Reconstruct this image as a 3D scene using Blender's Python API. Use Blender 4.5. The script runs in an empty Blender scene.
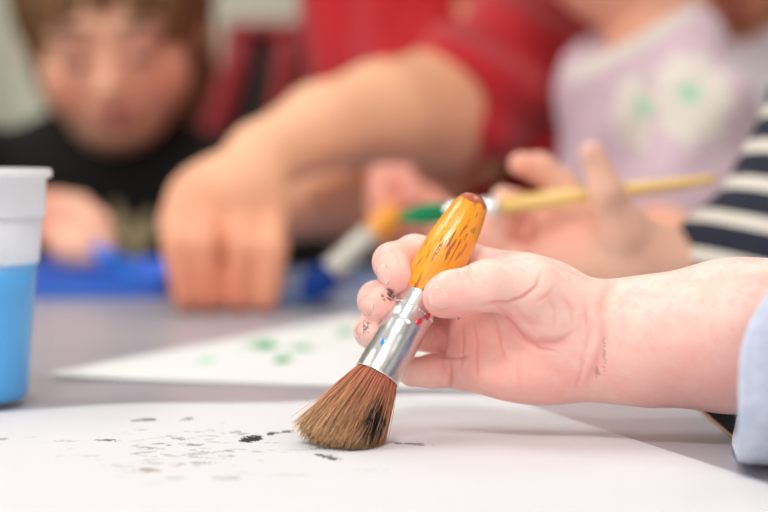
import bpy, math, random
import numpy as np
random.seed(7); rng = np.random.default_rng(11)
scene = bpy.context.scene
COL = scene.collection
PI = math.pi
# ------------------------------------------------------------------ camera frame
F = 85.0/36.0*768.0
H = 0.105
TH = math.atan(106.0/F)
CAM = np.array([0.0, 0.0, H])
FW = np.array([0.0, math.cos(TH), -math.sin(TH)])
UP = np.array([0.0, math.sin(TH), math.cos(TH)])
RT = np.array([1.0, 0.0, 0.0])
def P(px, py, d):
    return CAM + d*(FW + (px-384.0)/F*RT + (256.0-py)/F*UP)
def T(px, py, z=0.0):
    r = FW + (px-384.0)/F*RT + (256.0-py)/F*UP
    return CAM + r*((z-H)/r[2])
def proj(V):
    q = V - CAM
    d = q@FW
    return 384.0 + F*(q@RT)/d, 256.0 - F*(q@UP)/d, d
def norm(v):
    v = np.asarray(v, float); return v/np.linalg.norm(v)

# ------------------------------------------------------------------ materials
def lin(r, g, b):
    f = lambda c: ((c/255.0+0.055)/1.055)**2.4 if c > 10 else c/255.0/12.92
    return (f(r), f(g), f(b), 1.0)
def new_mat(name):
    m = bpy.data.materials.new(name); m.use_nodes = True
    nt = m.node_tree
    return m, nt, nt.nodes['Principled BSDF'], nt.nodes['Material Output']
def bump_noise(nt, bs, scale, dist, detail=4.0, vec=None, strength=1.0, tex='noise'):
    tc = nt.nodes.new('ShaderNodeTexCoord')
    if tex == 'noise':
        n = nt.nodes.new('ShaderNodeTexNoise'); n.inputs['Detail'].default_value = detail
    else:
        n = nt.nodes.new('ShaderNodeTexVoronoi')
    n.inputs['Scale'].default_value = scale
    if vec is not None:
        mp = nt.nodes.new('ShaderNodeMapping'); mp.inputs['Scale'].default_value = vec
        nt.links.new(tc.outputs['Object'], mp.inputs['Vector']); nt.links.new(mp.outputs[0], n.inputs['Vector'])
    else:
        nt.links.new(tc.outputs['Object'], n.inputs['Vector'])
    b = nt.nodes.new('ShaderNodeBump'); b.inputs['Distance'].default_value = dist; b.inputs['Strength'].default_value = strength
    nt.links.new(n.outputs[0], b.inputs['Height']); nt.links.new(b.outputs[0], bs.inputs['Normal'])
    return n
def vary(nt, bs, c1, c2, scale, detail=4.0, lo=0.35, hi=0.65, vec=None):
    tc = nt.nodes.new('ShaderNodeTexCoord')
    n = nt.nodes.new('ShaderNodeTexNoise'); n.inputs['Scale'].default_value = scale; n.inputs['Detail'].default_value = detail
    if vec is not None:
        mp = nt.nodes.new('ShaderNodeMapping'); mp.inputs['Scale'].default_value = vec
        nt.links.new(tc.outputs['Object'], mp.inputs['Vector']); nt.links.new(mp.outputs[0], n.inputs['Vector'])
    else:
        nt.links.new(tc.outputs['Object'], n.inputs['Vector'])
    r = nt.nodes.new('ShaderNodeValToRGB')
    r.color_ramp.elements[0].position = lo; r.color_ramp.elements[0].color = c1
    r.color_ramp.elements[1].position = hi; r.color_ramp.elements[1].color = c2
    nt.links.new(n.outputs[0], r.inputs[0]); nt.links.new(r.outputs[0], bs.inputs['Base Color'])
    return r
def plain(name, c, rough=0.6, metal=0.0, c2=None, vscale=20.0, bscale=None, bdist=0.0005, coat=0.0, sheen=0.0, vec=None):
    m, nt, bs, out = new_mat(name)
    bs.inputs['Roughness'].default_value = rough; bs.inputs['Metallic'].default_value = metal
    bs.inputs['Coat Weight'].default_value = coat; bs.inputs['Sheen Weight'].default_value = sheen
    vary(nt, bs, c, c2 or c, vscale, vec=vec)
    if bscale: bump_noise(nt, bs, bscale, bdist)
    return m
def attr_mat(name, rough=0.6, bscale=None, bdist=0.0003, sheen=0.0, coat=0.0, spec=0.5):
    m, nt, bs, out = new_mat(name)
    a = nt.nodes.new('ShaderNodeAttribute'); a.attribute_name = 'Col'
    nt.links.new(a.outputs['Color'], bs.inputs['Base Color'])
    bs.inputs['Roughness'].default_value = rough; bs.inputs['Sheen Weight'].default_value = sheen
    bs.inputs['Coat Weight'].default_value = coat
    bs.inputs['Specular IOR Level'].default_value = spec
    if bscale: bump_noise(nt, bs, bscale, bdist)
    return m
def skin_mat(name, sss=0.25, scale=0.004, fine=900.0, bd=0.00012):
    m, nt, bs, out = new_mat(name)
    a = nt.nodes.new('ShaderNodeAttribute'); a.attribute_name = 'Col'
    tc = nt.nodes.new('ShaderNodeTexCoord')
    n = nt.nodes.new('ShaderNodeTexNoise'); n.inputs['Scale'].default_value = 110.0; n.inputs['Detail'].default_value = 5.0
    nt.links.new(tc.outputs['Object'], n.inputs['Vector'])
    r = nt.nodes.new('ShaderNodeValToRGB')
    r.color_ramp.elements[0].position = 0.3; r.color_ramp.elements[0].color = (1.0, 0.93, 0.92, 1)
    r.color_ramp.elements[1].position = 0.7; r.color_ramp.elements[1].color = (1.0, 1.0, 1.0, 1)
    mx = nt.nodes.new('ShaderNodeMix'); mx.data_type = 'RGBA'; mx.blend_type = 'MULTIPLY'; mx.inputs[0].default_value = 1.0
    nt.links.new(n.outputs[0], r.inputs[0]); nt.links.new(a.outputs['Color'], mx.inputs[6]); nt.links.new(r.outputs[0], mx.inputs[7])
    nt.links.new(mx.outputs[2], bs.inputs['Base Color'])
    bs.inputs['Subsurface Weight'].default_value = sss; bs.inputs['Subsurface Scale'].default_value = scale
    bs.inputs['Subsurface Radius'].default_value = (1.0, 0.35, 0.2)
    bs.inputs['Roughness'].default_value = 0.48; bs.inputs['Specular IOR Level'].default_value = 0.4
    bump_noise(nt, bs, fine, bd, detail=3.0)
    return m

# ------------------------------------------------------------------ objects
def link(o, parent=None):
    COL.objects.link(o)
    if parent is not None: o.parent = parent
    return o
def tag(o, label=None, cat=None, group=None, kind=None):
    if label: o['label'] = label
    if cat: o['category'] = cat
    if group: o['group'] = group
    if kind: o['kind'] = kind
    return o
def empty(name, loc=(0, 0, 0)):
    o = bpy.data.objects.new(name, None); o.location = tuple(map(float, loc)); o.empty_display_size = 0.02
    return link(o)
def mesh_obj(name, V, Fc, mat, parent=None, cols=None, smooth=True, origin=None):
    """V in world coordinates (or parent's local when origin is None and parent not at 0)"""
    V = np.asarray(V, float)
    if parent is not None and origin is None:
        V = V - np.array(parent.location) if not parent.get('_local') else V
    me = bpy.data.meshes.new(name)
    if isinstance(Fc, np.ndarray):
        nf, k = Fc.shape
        me.vertices.add(len(V)); me.vertices.foreach_set('co', V.astype(np.float32).ravel())
        me.loops.add(nf*k); me.loops.foreach_set('vertex_index', Fc.astype(np.int32).ravel())
        me.polygons.add(nf); me.polygons.foreach_set('loop_start', np.arange(0, nf*k, k, dtype=np.int32))
        me.polygons.foreach_set('loop_total', np.full(nf, k, dtype=np.int32))
        me.update(calc_edges=True)
    else:
        me.from_pydata([tuple(v) for v in V], [], [tuple(f) for f in Fc]); me.update()
    me.validate()
    me.polygons.foreach_set('use_smooth', np.full(len(me.polygons), smooth))
    if cols is not None:
        a = me.color_attributes.new('Col', 'FLOAT_COLOR', 'POINT')
        c = np.ones((len(V), 4), np.float32); c[:, :3] = cols[:, :3]
        a.data.foreach_set('color', c.ravel())
    me.materials.append(mat)
    o = bpy.data.objects.new(name, me)
    return link(o, parent)
def fix_normals(o):
    import bmesh
    bm = bmesh.new(); bm.from_mesh(o.data); bmesh.ops.recalc_face_normals(bm, faces=bm.faces); bm.to_mesh(o.data); bm.free()
def lathe(profile, n=48, origin=(0, 0, 0), ax=(0, 0, 1), closed=False):
    """profile list of (r, t along axis)"""
    ax = norm(ax); u = norm(np.cross(ax, [0.3, 1, 0.2])); v = np.cross(ax, u)
    V = []; Fc = []
    o = np.asarray(origin, float)
    for r, t in profile:
        for i in range(n):
            a = 2*PI*i/n
            V.append(o + ax*t + r*(math.cos(a)*u + math.sin(a)*v))
    m = len(profile)
    rows = range(m if closed else m-1)
    for j in rows:
        j2 = (j+1) % m
        for i in range(n):
            Fc.append((j*n+i, j*n+(i+1) % n, j2*n+(i+1) % n, j2*n+i))
    return np.array(V), np.array(Fc)
def box(lo, hi):
    x0, y0, z0 = lo; x1, y1, z1 = hi
    V = [(x0,y0,z0),(x1,y0,z0),(x1,y1,z0),(x0,y1,z0),(x0,y0,z1),(x1,y0,z1),(x1,y1,z1),(x0,y1,z1)]
    Fc = [(0,3,2,1),(4,5,6,7),(0,1,5,4),(1,2,6,5),(2,3,7,6),(3,0,4,7)]
    return np.array(V, float), np.array(Fc)
def bevel(o, w, seg=2):
    b = o.modifiers.new('bevel', 'BEVEL'); b.width = w; b.segments = seg; b.limit_method = 'ANGLE'
    return o
def merge(parts):
    V = []; Fc = []; n = 0
    for v, f in parts:
        V.append(v); Fc.append(np.asarray(f)+n); n += len(v)
    return np.vstack(V), np.vstack(Fc)
def tube(pts, rads, n=8, cap=True):
    pts = np.asarray(pts, float); m = len(pts)
    V = []; Fc = []
    prev = None
    for i in range(m):
        t = norm(pts[min(i+1, m-1)]-pts[max(i-1, 0)])
        if prev is None: prev = norm(np.cross(t, [0.21, 0.4, 0.89]))
        u = norm(prev - t*(prev@t)); prev = u; v = np.cross(t, u)
        for k in range(n):
            a = 2*PI*k/n; V.append(pts[i]+rads[i]*(math.cos(a)*u+math.sin(a)*v))
    for i in range(m-1):
        for k in range(n):
            Fc.append((i*n+k, i*n+(k+1) % n, (i+1)*n+(k+1) % n, (i+1)*n+k))
    return np.array(V), np.array(Fc)

# ------------------------------------------------------------------ signed-distance sculpting
def rot(a, axis):
    c, s = math.cos(a), math.sin(a); i, j = {'x': (1, 2), 'y': (2, 0), 'z': (0, 1)}[axis]
    R = np.eye(3); R[i, i] = c; R[i, j] = -s; R[j, i] = s; R[j, j] = c
    return R
def frame(fwd, up):
    """columns: right(x), forward(y), up(z)"""
    f = norm(fwd); r = norm(np.cross(f, up)); u = np.cross(r, f)
    return np.stack([r, f, u], axis=1)
class Field:
    def __init__(s, lo, hi, h):
        s.lo = np.asarray(lo, float); s.h = h
        s.n = (np.ceil((np.asarray(hi)-s.lo)/h).astype(int)+1)
        s.D = np.full(tuple(s.n), 1.0, np.float32)
        s.ax = [(s.lo[i]+h*np.arange(s.n[i])).astype(np.float32) for i in range(3)]
    def _sub(s, blo, bhi):
        a = np.clip(np.floor((blo-s.lo)/s.h).astype(int), 0, s.n); b = np.clip(np.ceil((bhi-s.lo)/s.h).astype(int)+1, 0, s.n)
        if np.any(b <= a): return None
        sl = tuple(slice(a[i], b[i]) for i in range(3))
        X = s.ax[0][sl[0]][:, None, None]; Y = s.ax[1][sl[1]][None, :, None]; Z = s.ax[2][sl[2]][None, None, :]
        return sl, X, Y, Z
    def _mix(s, sl, d, k, op):
        D = s.D[sl]
        if op == 'add':
            if k <= 0: s.D[sl] = np.minimum(D, d); return
            h = np.clip(0.5+0.5*(D-d)/k, 0, 1); s.D[sl] = D*(1-h)+d*h-k*h*(1-h)
        else:
            d = -d
            if k <= 0: s.D[sl] = np.maximum(D, d); return
            h = np.clip(0.5-0.5*(D-d)/k, 0, 1); s.D[sl] = D*(1-h)+d*h+k*h*(1-h)
    def cap(s, a, b, ra, rb=None, k=0.004, op='add', flat=None):
        """tapered capsule; flat=(direction, factor) squeezes it along a direction"""
        rb = ra if rb is None else rb
        a = np.asarray(a, float); b = np.asarray(b, float); m = max(ra, rb)+k+3*s.h
        if flat is not None: m *= max(1, 1)
        q = s._sub(np.minimum(a, b)-m, np.maximum(a, b)+m)
        if q is None: return
        sl, X, Y, Z = q
        ba = b-a; L = max(ba@ba, 1e-12)
        px, py, pz = X-a[0], Y-a[1], Z-a[2]
        t = np.clip((px*ba[0]+py*ba[1]+pz*ba[2])/L, 0, 1)
        ex, ey, ez = px-t*ba[0], py-t*ba[1], pz-t*ba[2]
        if flat is not None:
            n = norm(flat[0]); w = ex*n[0]+ey*n[1]+ez*n[2]; g = 1.0/flat[1]-1.0
            ex, ey, ez = ex+g*w*n[0], ey+g*w*n[1], ez+g*w*n[2]
        d = np.sqrt(ex*ex+ey*ey+ez*ez)-(ra+(rb-ra)*t)
        if flat is not None: d = d*min(1.0, flat[1]+0.2)
        s._mix(sl, d, k, op)
    def chain(s, pts, rads, k=0.003, k0=None, flat=None):
        for i in range(len(pts)-1):
            s.cap(pts[i], pts[i+1], rads[i], rads[i+1], k=(k0 if (i == 0 and k0 is not None) else k), flat=flat)
    def ell(s, c, r, R=None, k=0.004, op='add'):
        c = np.asarray(c, float); r = np.asarray(r, float); m = r.max()+k+3*s.h
        q = s._sub(c-m, c+m)
        if q is None: return
        sl, X, Y, Z = q
        px, py, pz = X-c[0], Y-c[1], Z-c[2]
        if R is not None:
            px, py, pz = (px*R[0, 0]+py*R[1, 0]+pz*R[2, 0], px*R[0, 1]+py*R[1, 1]+pz*R[2, 1], px*R[0, 2]+py*R[1, 2]+pz*R[2, 2])
        k0 = np.sqrt((px/r[0])**2+(py/r[1])**2+(pz/r[2])**2); k1 = np.sqrt((px/r[0]**2)**2+(py/r[1]**2)**2+(pz/r[2]**2)**2)
        s._mix(sl, k0*(k0-1)/np.maximum(k1, 1e-9), k, op)
    def plane(s, p, n, k=0.0):
        """cut away everything on the +n side"""
        n = norm(n); X, Y, Z = s.ax[0][:, None, None], s.ax[1][None, :, None], s.ax[2][None, None, :]
        d = (X-p[0])*n[0]+(Y-p[1])*n[1]+(Z-p[2])*n[2]
        s.D = np.maximum(s.D, d.astype(np.float32))
    def mesh(s):
        D = s.D
        S = D < 0
        A = S[:-1,:-1,:-1]; n = [D.shape[i]-1 for i in range(3)]
        cnt = np.zeros(A.shape, np.int8)
        for i in (0, 1):
            for j in (0, 1):
                for k in (0, 1): cnt += S[i:n[0]+i, j:n[1]+j, k:n[2]+k]
        act = (cnt > 0) & (cnt < 8)
        idx = np.argwhere(act)
        pos = np.zeros((len(idx), 3)); c = np.zeros(len(idx))
        cor = [(i, j, k) for i in (0, 1) for j in (0, 1) for k in (0, 1)]
        val = {q: D[idx[:, 0]+q[0], idx[:, 1]+q[1], idx[:, 2]+q[2]] for q in cor}
        for q in cor:
            for ax in range(3):
                if q[ax] == 0:
                    w = list(q); w[ax] = 1; w = tuple(w)
                    va, vb = val[q], val[w]; x = (va < 0) != (vb < 0)
                    t = np.where(x, va/np.where(x, va-vb, 1), 0)
                    e = np.array(q, float)[None, :].repeat(len(idx), 0); e[:, ax] += t
                    pos += e*x[:, None]; c += x
        V = s.lo + s.h*(idx+pos/c[:, None])
        m = np.full(act.shape, -1, np.int32); m[act] = np.arange(len(idx))
        Q = []
        for ax in range(3):
            s0 = [slice(None)]*3; s1 = [slice(None)]*3; s0[ax] = slice(0, -1); s1[ax] = slice(1, None)
            a, b = S[tuple(s0)], S[tuple(s1)]
            e = np.argwhere(a != b)
            o1, o2 = [(1, 2), (2, 0), (0, 1)][ax]
            ok = (e[:, o1] > 0) & (e[:, o2] > 0) & (e[:, o1] < n[o1]) & (e[:, o2] < n[o2])
            e = e[ok]
            def g(d1, d2):
                f = e.copy(); f[:, o1] -= d1; f[:, o2] -= d2; return m[f[:, 0], f[:, 1], f[:, 2]]
            q = np.stack([g(1, 1), g(0, 1), g(0, 0), g(1, 0)], 1)
            fl = a[e[:, 0], e[:, 1], e[:, 2]]
            q[~fl] = q[~fl][:, ::-1]
            Q.append(q)
        return V, np.vstack(Q)
def vnormals(V, Q):
    a = V[Q[:, 2]]-V[Q[:, 0]]; b = V[Q[:, 3]]-V[Q[:, 1]]; n = np.cross(a, b)
    N = np.zeros_like(V)
    for i in range(4):
        for c in range(3): N[:, c] += np.bincount(Q[:, i], n[:, c], len(V))
    return N/np.maximum(np.linalg.norm(N, axis=1), 1e-12)[:, None]
def seg_dist(x, y, pts):
    """distance in px to a polyline, and parameter"""
    best = np.full(x.shape, 1e9); par = np.zeros(x.shape)
    n = len(pts)-1
    for i in range(n):
        ax, ay = pts[i]; bx, by = pts[i+1]; dx, dy = bx-ax, by-ay; L = dx*dx+dy*dy
        t = np.clip(((x-ax)*dx+(y-ay)*dy)/L, 0, 1)
        d = np.hypot(x-ax-t*dx, y-ay-t*dy); m = d < best
        best[m] = d[m]; par[m] = (i+t[m])/n
    return best, par
def vnoise(V, sc, seed=0):
    """cheap smooth pseudo noise 0..1 for colouring"""
    r = np.random.default_rng(seed); s = np.zeros(len(V)); w = 0
    for o in range(4):
        for q in range(4):
            k = r.normal(size=3)*sc*(1.9**o); s += np.sin(V@k+r.uniform(0, 6.28))*0.7**o; w += 0.7**o
    return 0.5+s/w*1.4
def mixc(c, mask, col):
    col = np.array(col[:3]); mask = np.clip(mask, 0, 1)[:, None]
    return c*(1-mask)+col*mask
def flatc(V, col): return np.tile(np.array(col[:3]), (len(V), 1))

# ================================================================== MATERIALS
M = {}
M['skin'] = skin_mat('toddler_skin', 0.3, 0.0035)
M['skin_far'] = skin_mat('skin', 0.12, 0.006, 500.0, 0.0002)
M['nail'] = attr_mat('fingernail', 0.25, coat=0.4)
M['paper'] = attr_mat('painted_paper', 0.75, 420.0, 0.00012, spec=0.25)
M['steel'] = None
M['table'] = plain('grey_laminate', lin(164, 163, 173), 0.33, c2=lin(172, 170, 179), vscale=6)
M['table_edge'] = plain('table_edge_banding', lin(176, 126, 92), 0.5)
M['dark_metal'] = plain('dark_metal_leg', lin(60, 60, 64), 0.4, 0.7)
M['wall'] = plain('wall_paint', lin(206, 203, 186), 0.8, c2=lin(196, 193, 176), vscale=1.5, bscale=60)
M['ceil'] = plain('ceiling_tile', lin(238, 236, 230), 0.9, c2=lin(230, 228, 222), vscale=4, bscale=120)
M['floor'] = plain('dark_floor', lin(74, 66, 63), 0.6, c2=lin(60, 54, 52), vscale=9)
M['black_cloth'] = plain('black_cotton', lin(12, 12, 13), 0.95, c2=lin(17, 17, 18), vscale=60)
M['navy_pants'] = plain('dark_trousers', lin(30, 29, 36), 0.9, c2=lin(40, 38, 44), vscale=40)
M['fleece'] = plain('pale_blue_fleece', lin(196, 204, 228), 0.95, c2=lin(210, 217, 236), vscale=220, bscale=900, bdist=0.0006, sheen=0.4)
M['red_knit'] = plain('red_knit', lin(186, 16, 32), 0.9, c2=lin(206, 32, 44), vscale=25, bscale=260, bdist=0.002, vec=(1, 1, .2), sheen=0.2)
M['lilac'] = attr_mat('lilac_jersey', 0.9, 200.0, 0.001, sheen=0.2)
M['white_cloth'] = plain('white_cotton', lin(232, 232, 240), 0.9, c2=lin(242, 242, 246), vscale=30)
M['black_print'] = attr_mat('printed_black_cotton', 0.95)
M['hair'] = plain('brown_hair', lin(104, 68, 38), 0.55, c2=lin(146, 106, 66), vscale=60, bscale=90, bdist=0.004, vec=(1, 1, .15))
M['hair_dark'] = plain('dark_hair', lin(58, 38, 28), 0.55, c2=lin(84, 58, 40), vscale=60, bscale=90, bdist=0.004, vec=(1, 1, .15))
M['eye'] = plain('eye_white', lin(225, 220, 215), 0.2)
M['iris'] = plain('brown_iris', lin(60, 40, 30), 0.15)
M['lash'] = plain('eyelash_hair', lin(50, 34, 28), 0.7)
M['lips'] = plain('lips', lin(190, 100, 98), 0.45)
M['blue_plastic'] = plain('blue_plastic', lin(56, 118, 235), 0.35, c2=lin(68, 130, 240), vscale=8)
M['pale_plastic'] = plain('pale_blue_plastic', lin(150, 195, 242), 0.35, c2=lin(225, 234, 248), vscale=20)
M['blue_paint'] = plain('wet_blue_paint', lin(20, 96, 200), 0.15, c2=lin(40, 130, 225), vscale=60, bscale=60, bdist=0.002, coat=0.5)
M['cup_paint'] = plain('light_blue_paint', lin(48, 166, 240), 0.3, c2=lin(62, 176, 246), vscale=30)
M['red_plastic'] = plain('red_chair_plastic', lin(170, 34, 40), 0.4, c2=lin(150, 26, 34), vscale=10)
M['black_plastic'] = plain('black_chair_panel', lin(22, 26, 24), 0.5)
M['cream'] = plain('cream_board', lin(214, 216, 196), 0.8)
M['red_paint'] = plain('red_paint_drop', lin(222, 30, 62), 0.25, coat=0.5)
M['aqua_paint'] = plain('bright_blue_paint_drop', lin(20, 150, 215), 0.25, coat=0.5)

# ferrule steel
m, nt, bs, out = new_mat('tinned_steel'); bs.inputs['Metallic'].default_value = 1.0; bs.inputs['Roughness'].default_value = 0.24
vary(nt, bs, lin(222, 222, 226), lin(242, 242, 244), 90); bump_noise(nt, bs, 60.0, 0.0008, 2.0)
M['steel'] = m
m, nt, bs, out = new_mat('dull_steel'); bs.inputs['Metallic'].default_value = 0.5; bs.inputs['Roughness'].default_value = 0.45
vary(nt, bs, lin(186, 182, 172), lin(204, 200, 190), 90); M['steel2'] = m

# chipped orange-yellow handle
def handle_mat(name, c1, c2, chip, top_t=None, chip_amt=0.5):
    m, nt, bs, out = new_mat(name); N = nt.nodes; Lk = nt.links
    tc = N.new('ShaderNodeTexCoord')
    def noise(scale, vec, det=4, off=(0, 0, 0)):
        mp = N.new('ShaderNodeMapping'); mp.inputs['Scale'].default_value = vec; mp.inputs['Location'].default_value = off
        n = N.new('ShaderNodeTexNoise'); n.inputs['Scale'].default_value = scale; n.inputs['Detail'].default_value = det
        Lk.new(tc.outputs['Object'], mp.inputs[0]); Lk.new(mp.outputs[0], n.inputs['Vector']); return n
    def ramp(src, p0, p1, a, b):
        r = N.new('ShaderNodeValToRGB'); r.color_ramp.elements[0].position = p0; r.color_ramp.elements[1].position = p1
        r.color_ramp.elements[0].color = a; r.color_ramp.elements[1].color = b; Lk.new(src, r.inputs[0]); return r
    base = ramp(noise(1.0, (420, 420, 60)).outputs[0], 0.3, 0.7, c1, c2)
    k = (0, 0, 0, 1); w = (1, 1, 1, 1)
    ch = ramp(noise(1.0, (800, 800, 105), 5, (3, 1, 7)).outputs[0], chip_amt, chip_amt+0.03, k, w)
    zone = ramp(noise(1.0, (110, 110, 60), 2, (9, 4, 2)).outputs[0], 0.42, 0.56, k, w)
    mul = N.new('ShaderNodeMath'); mul.operation = 'MULTIPLY'; Lk.new(ch.outputs[0], mul.inputs[0]); Lk.new(zone.outputs[0], mul.inputs[1])
    mask = mul.outputs[0]
    if top_t is not None:
        sx = N.new('ShaderNodeSeparateXYZ'); Lk.new(tc.outputs['Object'], sx.inputs[0])
        nz = noise(1.0, (300, 300, 300), 3, (1, 1, 1))
        ad = N.new('ShaderNodeMath'); ad.operation = 'MULTIPLY_ADD'; ad.inputs[1].default_value = 0.004
        Lk.new(nz.outputs[0], ad.inputs[0]); Lk.new(sx.outputs['Z'], ad.inputs[2])
        gt = N.new('ShaderNodeMath'); gt.operation = 'GREATER_THAN'; gt.inputs[1].default_value = top_t; Lk.new(ad.outputs[0], gt.inputs[0])
        mm = N.new('ShaderNodeMath'); mm.operation = 'MAXIMUM'; Lk.new(mask, mm.inputs[0]); Lk.new(gt.outputs[0], mm.inputs[1]); mask = mm.outputs[0]
    mx = N.new('ShaderNodeMix'); mx.data_type = 'RGBA'; Lk.new(mask, mx.inputs[0]); Lk.new(base.outputs[0], mx.inputs[6]); mx.inputs[7].default_value = chip
    Lk.new(mx.outputs[2], bs.inputs['Base Color'])
    bs.inputs['Roughness'].default_value = 0.28; bs.inputs['Coat Weight'].default_value = 0.4; bs.inputs['Coat Roughness'].default_value = 0.12
    b = N.new('ShaderNodeBump'); b.invert = True; b.inputs['Distance'].default_value = 0.0004
    Lk.new(mask, b.inputs['Height'])
    nb = noise(1.0, (500, 500, 70), 3)
    b2 = N.new('ShaderNodeBump'); b2.inputs['Distance'].default_value = 0.0004; Lk.new(nb.outputs[0], b2.inputs['Height']); Lk.new(b.outputs[0], b2.inputs['Normal'])
    Lk.new(b2.outputs[0], bs.inputs['Normal']); Lk.new(b2.outputs[0], bs.inputs['Coat Normal'])
    return m
M['orange'] = handle_mat('chipped_orange_lacquer', lin(246, 150, 18), lin(252, 172, 34), lin(182, 96, 66), 0.0756, 0.57)
M['orange2'] = handle_mat('orange_lacquer', lin(240, 150, 30), lin(250, 165, 40), lin(180, 100, 70), None, 0.8)
M['wood'] = plain('varnished_pale_wood', lin(226, 178, 84), 0.35, c2=lin(238, 200, 120), vscale=1.0, vec=(300, 300, 30), coat=0.5)
M['bristle'] = attr_mat('bristles', 0.5, spec=0.4)

# cup plastic
m, nt, bs, out = new_mat('frosted_plastic'); bs.inputs['Base Color'].default_value = (0.96, 0.96, 0.98, 1); bs.inputs['Roughness'].default_value = 0.3
tr = nt.nodes.new('ShaderNodeBsdfTransparent'); tl = nt.nodes.new('ShaderNodeBsdfTranslucent'); tl.inputs[0].default_value = (0.96, 0.96, 0.99, 1)
m1 = nt.nodes.new('ShaderNodeMixShader'); m1.inputs[0].default_value = 0.35; m2 = nt.nodes.new('ShaderNodeMixShader'); m2.inputs[0].default_value = 0.66
nt.links.new(bs.outputs[0], m1.inputs[1]); nt.links.new(tl.outputs[0], m1.inputs[2])
nt.links.new(m1.outputs[0], m2.inputs[1]); nt.links.new(tr.outputs[0], m2.inputs[2]); nt.links.new(m2.outputs[0], out.inputs[0])
M['cup'] = m
tcn = nt.nodes.new('ShaderNodeTexCoord'); sx_ = nt.nodes.new('ShaderNodeSeparateXYZ'); lt = nt.nodes.new('ShaderNodeMapRange')
lt.inputs['From Min'].default_value = 0.0578; lt.inputs['From Max'].default_value = 0.0600; lt.inputs['To Min'].default_value = 0.94; lt.inputs['To Max'].default_value = 0.42
nt.links.new(tcn.outputs['Object'], sx_.inputs[0]); nt.links.new(sx_.outputs['Z'], lt.inputs['Value'])
cupl = (nt, lt, m2)
m2_ = m.copy(); m2_.name = 'white_rim_plastic'
for n_ in m2_.node_tree.nodes:
    if n_.type == 'MIX_SHADER' and abs(n_.inputs[0].default_value-0.66) < 1e-3: n_.inputs[0].default_value = 0.12
M['cup_rim'] = m2_
cupl[0].links.new(cupl[1].outputs[0], cupl[2].inputs[0])

# striped jersey: bands across the sleeve
def stripe_mat(name, axis, origin, period, duty, c_a, c_b):
    m, nt, bs, out = new_mat(name); N = nt.nodes; Lk = nt.links
    tc = N.new('ShaderNodeTexCoord'); g = N.new('ShaderNodeVectorMath'); g.operation = 'SUBTRACT'; g.inputs[1].default_value = origin
    d = N.new('ShaderNodeVectorMath'); d.operation = 'DOT_PRODUCT'; d.inputs[1].default_value = axis
    Lk.new(tc.outputs['Object'], g.inputs[0]); Lk.new(g.outputs[0], d.inputs[0])
    q = N.new('ShaderNodeMath'); q.operation = 'DIVIDE'; q.inputs[1].default_value = period; Lk.new(d.outputs['Value'], q.inputs[0])
    f = N.new('ShaderNodeMath'); f.operation = 'FRACT'; Lk.new(q.outputs[0], f.inputs[0])
    r = N.new('ShaderNodeValToRGB'); r.color_ramp.interpolation = 'CONSTANT'
    r.color_ramp.elements[0].color = c_a; r.color_ramp.elements[1].position = duty; r.color_ramp.elements[1].color = c_b
    Lk.new(f.outputs[0], r.inputs[0]); Lk.new(r.outputs[0], bs.inputs['Base Color'])
    bs.inputs['Roughness'].default_value = 0.9; bump_noise(nt, bs, 700.0, 0.0004)
    return m

# ================================================================== ROOM
FLOOR = -0.52
def struct(name, lo, hi, mat):
    V, Fc = box(lo, hi); o = mesh_obj(name, V, Fc, mat, smooth=False); o['kind'] = 'structure'; return o
X0, X1, Y0, Y1, ZC = -2.6, 2.6, -2.4, 3.6, 2.1
struct('floor', (X0, Y0, FLOOR-0.1), (X1, Y1, FLOOR), M['floor'])
struct('ceiling', (X0, Y0, ZC), (X1, Y1, ZC+0.1), M['ceil'])
struct('wall_back', (X0-.1, Y1, FLOOR-.1), (X1+.1, Y1+0.1, ZC+.1), M['wall'])
V, Fc = merge([box((X0-.1, Y0-.1, FLOOR-.1), (X1+.1, Y0, .15)), box((X0-.1, Y0-.1, 1.75), (X1+.1, Y0, ZC+.1)), box((X0-.1, Y0-.1, .15), (-1.5, Y0, 1.75)), box((1.5, Y0-.1, .15), (X1+.1, Y0, 1.75))])
o = mesh_obj('wall_front', V, Fc, M['ceil'], smooth=False); o['kind'] = 'structure'
V, Fc = merge([box((-1.5, Y0-.08, .15), (-1.45, Y0-.02, 1.75)), box((1.45, Y0-.08, .15), (1.5, Y0-.02, 1.75)), box((-1.45, Y0-.08, .15), (1.45, Y0-.02, .20)), box((-1.45, Y0-.08, 1.70), (1.45, Y0-.02, 1.75)), box((-.50, Y0-.08, .20), (-.46, Y0-.02, 1.70)), box((.46, Y0-.08, .20), (.50, Y0-.02, 1.70))])
o = mesh_obj('added_window_2', V, Fc, M['ceil'], smooth=False); o['kind'] = 'structure'  # window added behind the viewer as soft frontal fill for the palm
for nm, loc, rt_, sx, sy in (('added_window_portal', (0, Y0-.09, .95), (PI/2, 0, 0), 3.0, 1.6), ('added_window_portal', (X0-.09, -.15, 1.0), (PI/2, 0, -PI/2), 2.3, 1.5)):
    L = bpy.data.lights.new(nm, 'AREA'); L.shape = 'RECTANGLE'; L.size = sx; L.size_y = sy; L.cycles.is_portal = True
    o = bpy.data.objects.new(nm, L); o.location = loc; o.rotation_euler = rt_; link(o)  # portals guiding sky light through the two added windows
V, Fc = merge([box((X0-0.1, Y0, FLOOR-.1), (X0, Y1, .25)), box((X0-0.1, Y0, 1.75), (X0, Y1, ZC+.1)), box((X0-0.1, Y0, .25), (X0, -1.3, 1.75)), box((X0-0.1, 1.0, .25), (X0, Y1, 1.75))])
o = mesh_obj('wall_left', V, Fc, M['ceil'], smooth=False); o['kind'] = 'structure'
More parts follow.
